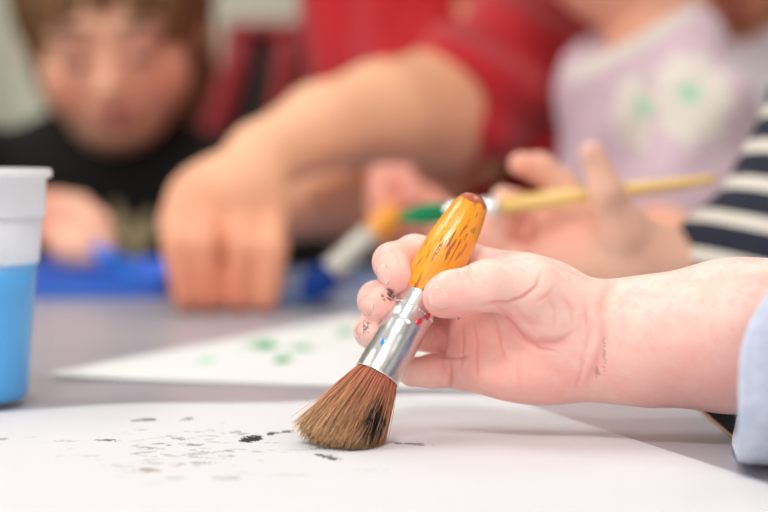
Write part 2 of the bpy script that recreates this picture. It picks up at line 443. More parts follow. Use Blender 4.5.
V, Fc = merge([box((X0-.08, -1.3, .25), (X0-.02, -1.25, 1.75)), box((X0-.08, .95, .25), (X0-.02, 1.0, 1.75)), box((X0-.08, -1.25, .25), (X0-.02, .95, .30)), box((X0-.08, -1.25, 1.70), (X0-.02, .95, 1.75)), box((X0-.08, -.17, .30), (X0-.02, -.13, 1.70))])
o = mesh_obj('added_window_1', V, Fc, M['ceil'], smooth=False); o['kind'] = 'structure'  # window added so the ferrule catches a bright strip on its left
struct('wall_right', (X1, Y0, FLOOR-.1), (X1+0.1, Y1, ZC+.1), M['ceil'])
struct('baseboard_back', (X0, Y1-0.015, FLOOR), (X1, Y1, FLOOR+0.09), M['ceil'])

# ceiling lamps: frame + glowing diffuser and an area light just beneath
m, nt, bs, out = new_mat('lamp_diffuser'); em = nt.nodes.new('ShaderNodeEmission'); em.inputs[0].default_value = (1, 0.97, 0.93, 1); em.inputs[1].default_value = 4.0
nt.links.new(em.outputs[0], out.inputs[0]); M['lamp'] = m
def lamp(x, y, w, l, power, name, label):
    e = empty('ceiling_light', (x, y, ZC)); tag(e, label, 'ceiling light', 'ceiling light panels')
    V, Fc = box((x-w/2-.03, y-l/2-.03, ZC-.04), (x+w/2+.03, y+l/2+.03, ZC)); mesh_obj('light_frame', V, Fc, M['ceil'], e, smooth=False)
    V, Fc = box((x-w/2, y-l/2, ZC-.045), (x+w/2, y+l/2, ZC-.0401)); mesh_obj('diffuser', V, Fc, M['lamp'], e, smooth=False)
    L = bpy.data.lights.new('panel_light', 'AREA'); L.shape = 'RECTANGLE'; L.size = w; L.size_y = l; L.energy = power; L.color = (1, 0.985, 0.965)
    o = bpy.data.objects.new('panel_light', L); o.location = (0, 0, -0.06); link(o, e)
lamp(-0.25, -0.72, 0.7, 0.5, 50, 'a', 'ceiling light panel nearest the front wall, above and behind the viewer')
lamp(-1.2, 1.2, 0.6, 1.2, 26, 'b', 'ceiling light panel over the left side of the table')
lamp(1.2, 1.2, 0.6, 1.2, 15, 'c', 'ceiling light panel over the children on the right')
lamp(0.0, 2.5, 1.2, 0.6, 13, 'd', 'ceiling light panel nearest the back wall')

# ================================================================== TABLE
TX1, TY1 = 0.129, 1.56
tb = empty('table', (-0.3, 0.9, FLOOR)); tag(tb, 'grey laminate classroom table with a thin brown edge, holding papers and cup', 'table')
V, Fc = box((-0.95, -0.35, -0.024), (TX1-0.0012, TY1-.0012, -0.0002)); bevel(mesh_obj('tabletop', V, Fc, M['table'], tb, smooth=False), 0.001)
V, Fc = merge([box((TX1-.0012, -0.35, -0.024), (TX1, TY1, -0.0004)), box((-0.95, TY1-.0012, -0.024), (TX1-.0012, TY1, -0.0004)),
               box((-0.9512, -0.35, -0.024), (-0.95, TY1, -0.0004)), box((-0.9512, -0.3512, -0.024), (TX1, -0.35, -0.0004))])
tag(mesh_obj('edge_band', V, Fc, M['table_edge'], tb, smooth=False), 'brown edge strip')
for x in (-0.88, 0.06):
    for y in (-0.28, 1.48):
        V, Fc = tube([(x, y, -0.024), (x, y, FLOOR)], [0.018, 0.016], 16); mesh_obj('leg', V, Fc, M['dark_metal'], tb)

# ================================================================== PAPER SHEETS
def sheet(name, c00, c10, c11, c01, nu, nv, paint, label, thick=0.00022, lift=None):
    """four corners (world, z=0), bilinear grid with thickness"""
    u = np.linspace(0, 1, nu); v = np.linspace(0, 1, nv); U, W_ = np.meshgrid(u, v, indexing='ij'); U = U.ravel()[:, None]; W_ = W_.ravel()[:, None]
    V = (1-U)*(1-W_)*c00+U*(1-W_)*c10+U*W_*c11+(1-U)*W_*c01
    z = 0.0004+(lift(V[:, 0], V[:, 1], U[:, 0], W_[:, 0]) if lift else 0)
    V[:, 2] = z+thick
    B = V.copy(); B[:, 2] -= thick
    i, j = np.meshgrid(np.arange(nu-1), np.arange(nv-1), indexing='ij'); i = i.ravel(); j = j.ravel(); k = i*nv+j
    top = np.stack([k, k+nv, k+nv+1, k+1], 1); n = nu*nv
    bot = top[:, ::-1]+n
    ring = [a*nv for a in range(nu)]+[(nu-1)*nv+b for b in range(1, nv)]+[a*nv+nv-1 for a in range(nu-2, -1, -1)]+[b for b in range(nv-2, 0, -1)]
    side = np.array([(ring[q], ring[(q+1) % len(ring)]+0, ring[(q+1) % len(ring)]+n, ring[q]+n) for q in range(len(ring))])[:, ::-1]
    cols = paint(V); cols = np.vstack([cols, flatc(B, lin(244, 242, 240))])
    o = mesh_obj(name, np.vstack([V, B]), np.vstack([top, bot, side]), M['paper'], cols=cols)
    return tag(o, label, 'paper')
WHITE = lin(222, 221, 224)
def strokes(V, c, L, seed):
    x, y, d = proj(V)
    for k, (px, py, lx, ly, slope, col, al, thr) in enumerate(L):
        u = (x-px)/lx; w = (y-py-slope*(x-px))/ly
        e = 1-np.sqrt(u*u+w*w); I = np.where(e > 0)[0]
        if not len(I): continue
        n = vnoise(np.stack([x[I]*0.4, y[I]*2.2, y[I]*0], 1), 1.0, seed+k); e = e[I]
        mk = np.clip((e+(n-0.5)*1.1-thr)*6, 0, 1)*np.clip(e*5, 0, 1)*al
        c[I] = mixc(c[I], mk, col)
    return c
BLK = lin(42, 38, 40); BRN = lin(150, 120, 100)
def paint_front(V):
    c = flatc(V, WHITE)
    L = [(144, 420, 15, 2.0, -0.03, BLK, .85, .25), (188, 419, 9, 1.8, -0.15, BLK, .75, .3), (108, 440, 15, 2.0, 0.0, BLK, .8, .35),
         (251, 439, 14, 4.2, -0.1, BLK, 1.0, .0), (272, 434, 6, 2.4, -0.1, BLK, .9, .1), (285, 432, 12, 2.0, -0.1, BLK, .8, .25), (180, 439, 12, 2.2, 0.1, BLK, .5, .4),
         (196, 445, 12, 1.8, 0, BLK, .55, .35), (150, 448, 16, 1.8, 0, BRN, .6, .3), (152, 463, 16, 1.8, 0, BRN, .6, .3), (149, 470, 20, 2.4, 0, BRN, .7, .3),
         (205, 463, 18, 1.6, -.05, BRN, .5, .35), (226, 478, 22, 2.6, 0, BRN, .45, .35), (175, 478, 14, 2, 0, BRN, .45, .4), (120, 466, 22, 2.6, 0, BRN, .25, .4),
         
         (328, 457, 16, 3.0, 0.15, BLK, .85, .2), (412, 444, 26, 1.8, 0.05, BLK, .65, .35), (345, 449, 40, 3.0, 0.0, BLK, .5, .45), (235, 433, 18, 3, 0, BLK, .35, .4),
         (65, 441, 20, 1.6, 0, BRN, .35, .4), (3, 439, 8, 1.5, 0, BLK, .4, .2), (290, 475, 30, 3, 0, BRN, .2, .4), (370, 470, 22, 2.2, 0, BRN, .15, .4)]
    rr_ = random.Random(5)
    for k in range(80):
        px = rr_.gauss(190, 55); py = rr_.gauss(450, 14)
        if not 418 < py < 488: continue
        far = abs(px-190)/110+abs(py-445)/40
        L.append((px, py, rr_.uniform(5, 20), rr_.uniform(.7, 1.5), rr_.uniform(-.12, .12), BLK if rr_.random() < .3 else BRN, max(.08, rr_.uniform(.15, .5)*(1.1-.5*far)), rr_.uniform(.2, .45)))
    return strokes(V, c, L, 40)
BC = T(498, 396.5); BL = T(-60, 416); FR = T(900, 534)
# sheet: back-left, back-right (behind the hand), running forward to the right
c01 = BL; c11 = BC; c10 = T(905, 531); c00 = c10+(BL-BC)*1.05
def lift1(x, y, u, v):
    px, py, d = proj(np.stack([x, y, 0*x], 1))
    return 0.0016*np.clip(v-0.82, 0, 1)/0.18*(0.5+0.5*np.sin((px-40)/52.0))*np.clip((520-px)/100, 0, 1)+0.00015*np.sin(x*30)*np.sin(y*23+1)+0.00015
sheet('paper_sheet', c00, c10, c11, c01, 760, 260, paint_front, 'white paper sheet with black and brown smudges under the wide brush', lift=lift1)
GRN = lin(26, 160, 80)
def paint_back(V):
    c = flatc(V, lin(230, 231, 230))
    L = [(262, 345, 21, 5.2, 0, GRN, .95, .1), (300, 348, 18, 4.0, 0, GRN, .8, .25), (283, 359, 12, 4.4, -.1, GRN, .95, .1), (345, 332, 12, 4.5, -.1, GRN, .85, .1),
         (205, 361, 14, 5.0, -.2, lin(160, 225, 190), .7, .2), (240, 352, 20, 2.5, 0, lin(190, 232, 208), .6, .3), (330, 345, 20, 2, 0, lin(150, 215, 180), .5, .3), (395, 352, 30, 5, 0, GRN, .6, .2),
         (318, 330, 26, 3, 0, lin(180, 230, 200), .5, .3), (450, 330, 40, 6, 0, GRN, .7, .3)]
    return strokes(V, c, L, 90)
g00 = T(43, 377.5); g10 = T(520, 393); g01 = T(352, 318); g11 = g10+(g01-g00)
sheet('paper_sheet', g00, g10, g11, g01, 260, 160, paint_back, 'white paper sheet with green paint dabs lying behind the wide brush',
      lift=lambda x, y, u, v: 0.0012*np.exp(-((u)/0.12)**2)*(0.4+0.6*v)+0.0002*np.sin(x*30))

# ================================================================== BRUSHES
def set_axis(e, a, b):
    """place Empty e at a, local +Z towards b"""
    from mathutils import Vector
    z = Vector(tuple(norm(np.asarray(b)-np.asarray(a)))); e.rotation_mode = 'QUATERNION'; e.rotation_quaternion = z.to_track_quat('Z', 'X'); e['_local'] = 1
    bpy.context.view_layer.update()
    return np.array(e.matrix_world.to_3x3())
def strands(roots, dirs, n, L, bend, world_fix, cols_fn, rad=0.00016, seg=6, seed=1):
    pass

# -------- the wide brush in the hand
Bq = P(376.8, 376, 0.6495); Tq = P(476.5, 197, 0.6705)
wb = empty('paintbrush', Bq); Rw = set_axis(wb, Bq, Tq)
LB = np.linalg.norm(Tq-Bq)
tag(wb, 'wide paintbrush with chipped orange handle and brown bristles, gripped by the toddler', 'paintbrush')
s_ = LB/204.0   # metres per photo pixel along the axis

prof = []
for t, r in [(0, 22.2), (.3, 22.6), (1.5, 22.2), (30, 22.1), (52, 21.8), (56, 21.4), (58, 22.0), (60, 21.3), (67, 21.1), (88, 20.8), (92, 20.8)]:
    prof.append((r*s_, t*s_))
prof += [(20.2*s_, 92*s_), (20.2*s_, 60*s_), (20.6*s_, 0)]
V, Fc = lathe(prof, 72, closed=True); fer = mesh_obj('ferrule', V, Fc, M['steel'], wb); tag(fer, 'shiny silver metal ferrule with paint spots'); fix_normals(fer)
# knurled bead row
bd = []
for i in range(40):
    a = 2*PI*i/40; c = np.array([math.cos(a)*20.9*s_, math.sin(a)*20.9*s_, 72*s_+0.0002*math.sin(a*3)])
    v, f = lathe([(0.00001, -.0004), (.00034, -.00025), (.00047, 0), (.00034, .00025), (0.00001, .0004)], 8, c, (0, 0, 1)); bd.append((v, f))
V, Fc = merge(bd); mesh_obj('crimp_ring', V, Fc, M['steel'], fer)
hp = [(19.8, 84), (21.4, 91.5), (22.6, 95), (23.4, 104), (24.0, 118), (24.2, 132), (23.4, 148), (21.8, 162), (19.9, 175), (18.0, 186), (16.4, 193), (14.8, 197.5), (12.6, 200.6), (9.5, 202.8), (5, 203.8), (0.1, 204)]
V, Fc = lathe([(r*s_, t*s_) for r, t in hp], 72); hd = mesh_obj('handle', V, Fc, M['orange'], wb); tag(hd, 'orange lacquered wooden handle with chipped paint'); fix_normals(hd)
def to_local(R, o, Wp): return (np.asarray(Wp)-o)@R
# paint drops on the ferrule (positions on the side towards the viewer)
def drop_on(px, py, r, mat, nm, lab, sx=1.0, sz=1.0):
    # find the local point on the ferrule surface seen at px,py
    d0 = None
    ray = norm(P(px, py, 1.0)-CAM); o = to_local(Rw, Bq, CAM); dr = ray@Rw
    a = dr[0]**2+dr[1]**2; b = 2*(o[0]*dr[0]+o[1]*dr[1]); c = o[0]**2+o[1]**2-(21.4*s_)**2; D = b*b-4*a*c
    if D < 0: return
    t = (-b-math.sqrt(D))/(2*a); p = o+t*dr
    n = norm([p[0], p[1], 0]); tz = np.array([0, 0, 1.0]); tx = np.cross(tz, n)
    V = []; Fc = []; nr, na = 5, 18
    for i in range(nr+1):
        q = i/nr
        for k in range(na):
            A = 2*PI*k/na; w = 1+0.25*math.sin(2*A+r*9e3)+0.12*math.sin(5*A+1)
            dx, dz = r*q*w*math.cos(A)*sx, r*q*w*math.sin(A)*sz
            ang = dx/(21.4*s_); nn = n*math.cos(ang)+tx*math.sin(ang)
            V.append(nn*(21.5*s_+0.00035*(1-q**3))+tz*(p[2]+dz))
    for i in range(nr):
        for k in range(na): Fc.append((i*na+k, i*na+(k+1) % na, (i+1)*na+(k+1) % na, (i+1)*na+k))
    tag(mesh_obj(nm, np.array(V), np.array(Fc), mat, fer), lab)
drop_on(418.5, 322, 0.0013, M['red_paint'], 'paint_spot', 'red paint spot', 1, 1.1)
drop_on(428, 316.5, 0.0012, M['red_paint'], 'paint_spot', 'red paint spot', 1.3, .9)
drop_on(383, 342, 0.0016, M['aqua_paint'], 'paint_spot', 'bright blue paint spot', .55, 1.5)
# bristles
def wide_bristles():
    n = 5200; parts_V = []; parts_F = []; colsV = []
    Rf = 20.4*s_; L0 = 0.0305
    axd = -norm(Tq-Bq)
    ex = norm(np.array([1.0, 0, 0])-axd*axd[0]); ey = np.cross(axd, ex)
    clump = rng.uniform(0, 2*PI, 60); clr = np.sqrt(rng.uniform(0, 1, 60)); clp = rng.normal(0, 1, (60, 2))
    seg = 8
    for i in range(n):
        rho = math.sqrt(random.random()); a = random.uniform(0, 2*PI)
        if i % 3: rho = 0.75+0.25*random.random()
        rx, ry = rho*math.cos(a), rho*math.sin(a)
        ci = int(np.argmin((clr*np.cos(clump)-rx)**2+(clr*np.sin(clump)-ry)**2))
        root = Bq+(ex*rx+ey*ry)*Rf*0.97-axd*0.001
        L = L0*(1.0+0.02*rho**2+0.045*random.gauss(0, 1))*(1+0.04*clp[ci][0])
        fl = 0.25*rho*(1+0.12*random.gauss(0, 1))
        rad = ex*math.cos(a)*1.02+ey*math.sin(a)*0.72
        cd = (ex*clp[ci][0]+ey*clp[ci][1])*0.035
        jit = (ex*random.gauss(0, 1)+ey*random.gauss(0, 1))*0.055
        side = -ex*0.02
        pts = []
        for k in range(seg+1):
            t = k/seg
            p = root+axd*L*t*(1-0.03*rho*t)+rad*L*fl*(t**0.8)*(1-.20*t*t)+(cd+jit+side)*L*t*t
            pts.append(p)
        # bend where the tip meets the paper
        zf = 0.0012+0.0004*random.random()
        for k in range(seg+1):
            if pts[k][2] < zf:
                ov = zf-pts[k][2]; pts[k] = pts[k]+np.array([0, 0, ov])+np.array([rad[0]*.5-0.30, rad[1]*.6, 0])*ov*0.4
                pts[k][2] = zf
        r0 = 0.00015*(0.8+0.4*random.random())
        v, f = tube(pts, [r0*(1-0.55*(k/seg)) for k in range(seg+1)], 3)
        parts_V.append(v); parts_F.append(f+len(parts_V[0])*i)
        # colours: reddish-brown root, tan tip, black paint patch
        b = random.random()
        c0 = np.array(lin(196, 108, 80)[:3])*(0.6+0.7*b); c1 = np.array(lin(216, 172, 128)[:3])*(0.65+0.6*b)
        if random.random() < 0.10: c0 = c0*1.6; c1 = c1*1.35
        if random.random() < 0.16: c0 = c0*0.45; c1 = c1*0.45
        if random.random() < 0.06: c1 = np.array(lin(226, 190, 140)[:3]); c0 = np.array(lin(205, 140, 100)[:3])
        pp = np.array(pts); x, y, d = proj(pp); blk = random.gauss(0, .9)
        for k in range(seg+1):
            t = k/seg; c = c0*(1-t**0.8)+c1*t**0.8
            # wet black paint soaked into one side of the tuft
            e = ((x[k]-(374+(424-y[k])*.25))/12.0)**2+((y[k]-424)/24.0)**2+0.5*blk
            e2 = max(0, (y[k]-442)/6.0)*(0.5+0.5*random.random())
            if pp[k][1] < 0.652 and e < .62: c = c*0.0+np.array([0.012, 0.010, 0.012])
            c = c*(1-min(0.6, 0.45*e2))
            for _ in range(3): colsV.append(c)
    V = np.vstack(parts_V); Fc = np.vstack(parts_F)
    # inner mass of the tuft
    core = []
    Lc = 0.0255
    for t, r in [(0, .92), (.25, .98), (.5, 1.03), (.75, 1.02), (.92, .85), (1, .5), (1.02, .01)]:
        core.append((r*Rf*0.93, Lc*t))
    v, f = lathe(core, 40, Bq, axd+ex*(-0.05)); v[:, 2] = np.maximum(v[:, 2], 0.0016)
    f = f + len(V)
    cc = np.tile(np.array(lin(92, 54, 38)[:3]), (len(v), 1)); x, y, d = proj(v)
    e = ((x-378)/15.0)**2+((y-424)/30.0)**2; cc[e < 1] = 0.012
    V = np.vstack([V, v]); cols = np.vstack([np.array(colsV), cc]); Fc = np.vstack([Fc, f])
    return to_local(Rw, Bq, V), Fc, cols
V, Fc, cols = wide_bristles()
o = mesh_obj('bristles', V, Fc, M['bristle'], wb, cols=cols, smooth=True); tag(o, 'splayed brown bristles with black paint', kind='stuff')

# -------- generic thin brush
def round_brush(A, Bp, r_handle, fer_t, label, handle_mat_, fer_mat, br_cols, r_fer=None, prof=None, n=500, br_r=1.0, end_r=0.6, bl=None):
    """A = bristle tip, Bp = handle end. fer_t=(t0,t1) fractions along A->B covered by the ferrule"""
    A = np.asarray(A); Bp = np.asarray(Bp); L = np.linalg.norm(Bp-A)
    e = empty('paintbrush', A+(Bp-A)*fer_t[0]); tag(e, label, 'paintbrush'); set_axis(e, A+(Bp-A)*fer_t[0], Bp)
    fl = L*(fer_t[1]-fer_t[0]); hl = L*(1-fer_t[1]); rf = r_fer or r_handle*1.1
    V, Fc = lathe([(rf, 0), (rf*1.03, fl*.02), (rf, fl*.05), (rf*.98, fl*.6), (rf*1.03, fl*.65), (rf*.96, fl*.7), (rf*.96, fl*.85), (rf*1.0, fl*.88), (rf*.93, fl), (rf*.8, fl), (rf*.8, 0)], 32, closed=True)
    o = mesh_obj('ferrule', V, Fc, fer_mat, e); fix_normals(o)
    pr = prof or [(.9, -.02), (.98, .05), (1.12, .15), (1.1, .3), (.95, .6), (.75, .85), (end_r, .96), (end_r*.85, .985), (end_r*.5, .998), (.01, 1.0)]
    V, Fc = lathe([(r*r_handle, fl+hl*t) for r, t in pr], 32); o = mesh_obj('handle', V, Fc, handle_mat_, e); fix_normals(o)
    bL = L*fer_t[0]; Vs = []; Fs = []; cs = []
    for i in range(n):
        rho = math.sqrt(random.random()); a = random.uniform(0, 2*PI)
        pts = []
        for k in range(6):
            t = k/5; bulge = br_r*(1+0.35*math.sin(min(1, t*1.3)*PI*0.6))*(1-0.75*t**3)
            pts.append((rho*rf*.85*bulge*math.cos(a)+.0002*random.gauss(0, 1)*t, rho*rf*.85*bulge*math.sin(a)+.0002*random.gauss(0, 1)*t, -bL*t*(1-.12*rho*rho)+.001*(1-t)))
        v, f = tube(pts, [0.0004*(1-.5*k/5) for k in range(6)], 3); Vs.append(v); Fs.append(f+18*i)
        c = np.array(br_cols[0][:3])*(0.75+.5*random.random()); c2 = np.array(br_cols[1][:3])*(0.75+.5*random.random())
        for k in range(6): cs += [c*(1-k/5)+c2*(k/5)]*3
    v, f = lathe([(rf*.8*br_r*(1+0.3*math.sin(min(1, t*1.3)*PI*0.6))*(1-0.8*t**3), -bL*t*.93) for t in np.linspace(0, 1, 8)], 16)
    Fs.append(f+18*n); Vs.append(v); cs += [np.array(br_cols[1][:3])*0.8]*len(v)
    tag(mesh_obj('bristles', np.vstack(Vs), np.vstack(Fs), M['bristle'], e, cols=np.array(cs)), kind='stuff')
    return e
round_brush(P(397, 218, 0.957), P(717, 179, 0.937), 0.0041, (0.155, 0.325), 'long thin paintbrush with pale yellow wooden handle and green bristles', M['wood'], M['steel'],
            (lin(20, 150, 95), lin(30, 165, 105)), r_fer=0.0046, br_r=1.15)
round_brush(P(300, 300, 1.20), P(398, 210, 1.222), 0.0080, (0.30, 0.72), 'short thick paintbrush with orange handle, silver ferrule and blue bristles over the pale tray', M['orange2'], M['steel2'],
            (lin(20, 70, 160), lin(14, 80, 190)), r_fer=0.0088, br_r=1.2, prof=[(.9, -.02), (1.0, .1), (1.15, .4), (1.1, .8), (.7, .98), (.01, 1.0)])
round_brush(P(138, 285, 1.36), P(72, 228, 1.46), 0.0062, (0.30, 0.50), "paintbrush with blue handle and blue paint on it, in the black-shirted child's hand", M['blue_plastic'], M['blue_paint'],
            (lin(20, 110, 210), lin(20, 120, 220)), r_fer=0.0085, br_r=1.3)

# ================================================================== CUP
cx, cyy = P(-40, 300, 0.745)[0], 0.745
dz = lambda y, d=0.715: H-(y-150.0)/F*d
cz = 0.0
zt = dz(169.5)
cup = empty('paint_cup', (cx, cyy, 0)); tag(cup, 'clear plastic cup with white rim, part filled with light blue paint', 'cup')
rt, rb_ = 0.0352, 0.0272
zs = dz(219)
def rr(z): return rb_+(0.0335-rb_)*z/zs
th = 0.0007
V, Fc = lathe([(0.001, .0006), (rb_-.003, .0006), (rb_-.001, .001), (rb_, .003), (rr(zs*.5), zs*.5), (rr(zs), zs), (rr(zs)-th, zs), (rr(zs*.5)-th, zs*.5), (rb_-th, .003), (rb_-.003, .0018), (0.001, .0018)], 72, (cx, cyy, 0))
o = mesh_obj('cup_wall', V, Fc, M['cup'], cup); fix_normals(o)
r1 = 0.0347
V, Fc = lathe([(rr(zs)-th, zs), (r1-.0006, zs), (r1, zs+.001), (rt-.0002, zt-.004), (rt+.0018, zt-.0036), (rt+.0023, zt-.0020), (rt+.0020, zt-.0004), (rt+.0008, zt), (rt-.0008, zt-.0004), (rt-.001, zt-.004), (r1-.0009, zs+.0015), (rr(zs)-th, zs+.0008)], 72, (cx, cyy, 0), closed=True)
o = mesh_obj('cup_rim', V, Fc, M['cup_rim'], cup); fix_normals(o); tag(o, 'white collar and rolled rim')
zp = dz(270)
nA = 72; Vp = []; Fp = []
rows = [(.0022, rb_-.0035), (.0035, rb_-th-.0003)]+[(zp*t, rr(zp*t)-th-.0003) for t in (.1, .3, .5, .7, .85, 1.0)]
for z, r in rows:
    for i in range(nA):
        a = 2*PI*i/nA; w = 0.0022*math.sin(2*a+0.6)+0.001*math.sin(5*a) if z > zp*.84 else 0
        Vp.append((cx+r*math.cos(a), cyy+r*math.sin(a), z+w))
for j in range(len(rows)-1):
    for i in range(nA): Fp.append((j*nA+i, j*nA+(i+1) % nA, (j+1)*nA+(i+1) % nA, (j+1)*nA+i))
Fp = np.array(Fp); k0 = len(Vp); Vp += [(cx, cyy, .0022), (cx, cyy, zp-.001)]
capf = [(k0, (i+1) % nA, i, i) for i in range(nA)]
me_f = [tuple(f) for f in Fp]+[(k0, (i+1) % nA, i) for i in range(nA)]+[(k0+1, (len(rows)-1)*nA+i, (len(rows)-1)*nA+(i+1) % nA) for i in range(nA)]
o = mesh_obj('paint', np.array(Vp), me_f, M['cup_paint'], cup); fix_normals(o); tag(o, 'light blue liquid paint')

# ================================================================== TRAYS
def tray(xa, xb, ya, yb, h, mat, label, paintmat=None, rad=0.012):
    e = empty('paint_tray', ((xa+xb)/2, (ya+yb)/2, 0)); tag(e, label, 'tray')
    def loop(x0, x1, y0, y1, z, r):
        L = []
        for cxx, cy_, a0 in ((x1-r, y1-r, 0), (x0+r, y1-r, 90), (x0+r, y0+r, 180), (x1-r, y0+r, 270)):
            for k in range(7):
                a = math.radians(a0+15*k); L.append((cxx+r*math.cos(a), cy_+r*math.sin(a), z))
        return L
    lv = [(0.008, .0005, rad*.6), (0.002, .0008, rad), (0.0, h*.8, rad), (-.004, h*.84, rad+.003), (-.0045, h, rad+.003), (0.0015, h, rad), (0.004, .003, rad*.8), (0.01, .0025, rad*.5)]
    V = []; Fc = []
    for ins, z, r in lv: V += loop(xa+ins, xb-ins, ya+ins, yb-ins, z, r)
    n = 28
    for j in range(len(lv)-1):
        for i in range(n): Fc.append((j*n+i, j*n+(i+1) % n, (j+1)*n+(i+1) % n, (j+1)*n+i))
    Fc += [tuple(range(n))[::-1], tuple(range((len(lv)-1)*n, len(lv)*n))]
    o = mesh_obj('tray_body', V, Fc, mat, e, smooth=False); fix_normals(o)
    if paintmat:
        Vq = []; Fq = []; cxx, cy_ = (xa+xb)/2, (ya+yb)/2; nn = 40
        for i in range(6):
            q = i/5
            for k in range(nn):
                a = 2*PI*k/nn; w = 1+.12*math.sin(3*a+xa*40)+.06*math.sin(7*a)
                Vq.append((cxx+(xb-xa)*.36*q*w*math.cos(a), cy_+(yb-ya)*.36*q*w*math.sin(a), .0032+.0035*(1-q**4)))
        for i in range(5):
            for k in range(nn): Fq.append((i*nn+k, i*nn+(k+1) % nn, (i+1)*nn+(k+1) % nn, (i+1)*nn+k))
        mesh_obj('paint_puddle', np.array(Vq), np.array(Fq), paintmat, e)
    return e
tray(P(-50, 0, 1.32)[0], P(172, 0, 1.32)[0], T(0, 298)[1], 1.50, 0.015, M['blue_plastic'], 'blue plastic paint tray in front of the black-shirted child', M['blue_paint'])
tray(P(272, 0, 1.26)[0], P(392, 0, 1.26)[0], T(0, 306)[1], 1.42, 0.012, M['pale_plastic'], 'pale blue paint tray with wet blue paint beneath the orange handled brush', M['blue_paint'])

# ================================================================== PEOPLE helpers
SK_T = lin(248, 205, 190); SK_P = lin(240, 168, 155)
def add_head(Fd, c, R, s, neck=None, k=0.012):
    """c head centre, R columns right/forward/up, s half head height (~0.1)"""
    L = lambda x, y, z: np.asarray(c)+s*(R@np.array([x, y, z], float))
    E = lambda p, r, kk=k, op='add': Fd.ell(L(*p), np.array(r)*s, R, kk, op)
    E((0, -.12, .22), (.74, .88, .80)); E((0, .18, -.25), (.60, .62, .68)); E((0, .30, -.72), (.34, .36, .26), .03*s/0.1)
    for q in (-1, 1):
        E((.36*q, .44, -.34), (.26, .26, .28), .02)               # cheeks
        E((.27*q, .80, .02), (.17, .10, .10), .006, 'sub')         # sockets
        E((.27*q, .66, -.01), (.155, .15, .135), .003)             # lids over the eyeballs
        E((.76*q, -.06, -.10), (.08, .17, .24), .005)              # ears
        E((.81*q, -.01, -.08), (.04, .09, .14), .003, 'sub')
        E((.27*q, .74, .19), (.22, .10, .06), .01)                 # brow
        E((.08*q, .90, -.26), (.075, .09, .06), .005)
    Fd.cap(L(0, .76, .02), L(0, .98, -.22), .055*s, .085*s, .008)  # nose
    E((0, .79, -.47), (.22, .09, .055), .005); E((0, .78, -.57), (.19, .09, .06), .005)
    E((0, .90, -.52), (.24, .05, .018), .002, 'sub')
    if neck is not None: Fd.cap(L(0, -.10, -.45), neck, .36*s, .40*s, .03)
    return L
def face_parts(root, c, R, s, closed=False, hair_mat=None, hair_len=-0.5, fringe=0.38):
    L = lambda x, y, z: np.asarray(c)+s*(R@np.array([x, y, z], float))
    for q in (-1, 1):
        Fd = Field(L(.27*q, .66, -.02)-.25*s, L(.27*q, .66, -.02)+.25*s, s*.012)
        Fd.ell(L(.27*q, .672, -.03 if not closed else -.075), np.array([.12, .155, .062 if not closed else .022])*s, R, 0)
        V, Q = Fd.mesh(); e = mesh_obj('eye', V, Q, M['iris'] if closed else M['eye'], root)
        if not closed:
            Fd = Field(L(.27*q, .70, -.03)-.2*s, L(.27*q, .70, -.03)+.2*s, s*.012); Fd.ell(L(.27*q, .70, -.035), np.array([.055, .14, .055])*s, R, 0)
            V, Q = Fd.mesh(); mesh_obj('iris', V-np.array(root.location), Q, M['iris'], e, origin=1)
        V, Fc = tube([L(.27*q+.17*u, .84-.06*abs(u), .21+.05*(1-u*u)) for u in np.linspace(-1, 1, 7)], [s*.012]+[s*.026]*5+[s*.012], 8)
        mesh_obj('eyebrow', V, Fc, M['lash'], root)
    Fd = Field(L(0, .85, -.52)-.35*s, L(0, .85, -.52)+.35*s, s*.012)
    Fd.ell(L(0, .805, -.475), np.array([.20, .085, .045])*s, R, 0); Fd.ell(L(0, .80, -.565), np.array([.17, .085, .052])*s, R, 0.002)
    V, Q = Fd.mesh(); mesh_obj('lips', V, Q, M['lips'], root)
    hd = Field(np.asarray(c)-1.5*s, np.asarray(c)+1.5*s, s*.035)
    hd.ell(L(0, -.20, .28), np.array([.86, .98, .90])*s, R, 0)
    hd.ell(L(0, -.42, hair_len*.5), np.array([.80, .62, .2+abs(hair_len)])*s, R, .02)
    hd.ell(L(0, 1.02, fringe-1.02), np.array([.70, .80, 1.0])*s, R, .01, 'sub')
    V, Q = hd.mesh(); N = vnormals(V, Q); loc = (V-np.asarray(c))@R/s
    ang = np.arctan2(loc[:, 0], loc[:, 1]-.1)
    V = V+N*(s*.028*np.sin(ang*38+loc[:, 2]*5)+s*.03*np.sin(ang*13+loc[:, 2]*3))[:, None]
    mesh_obj('hair', V, Q, hair_mat or M['hair'], root)
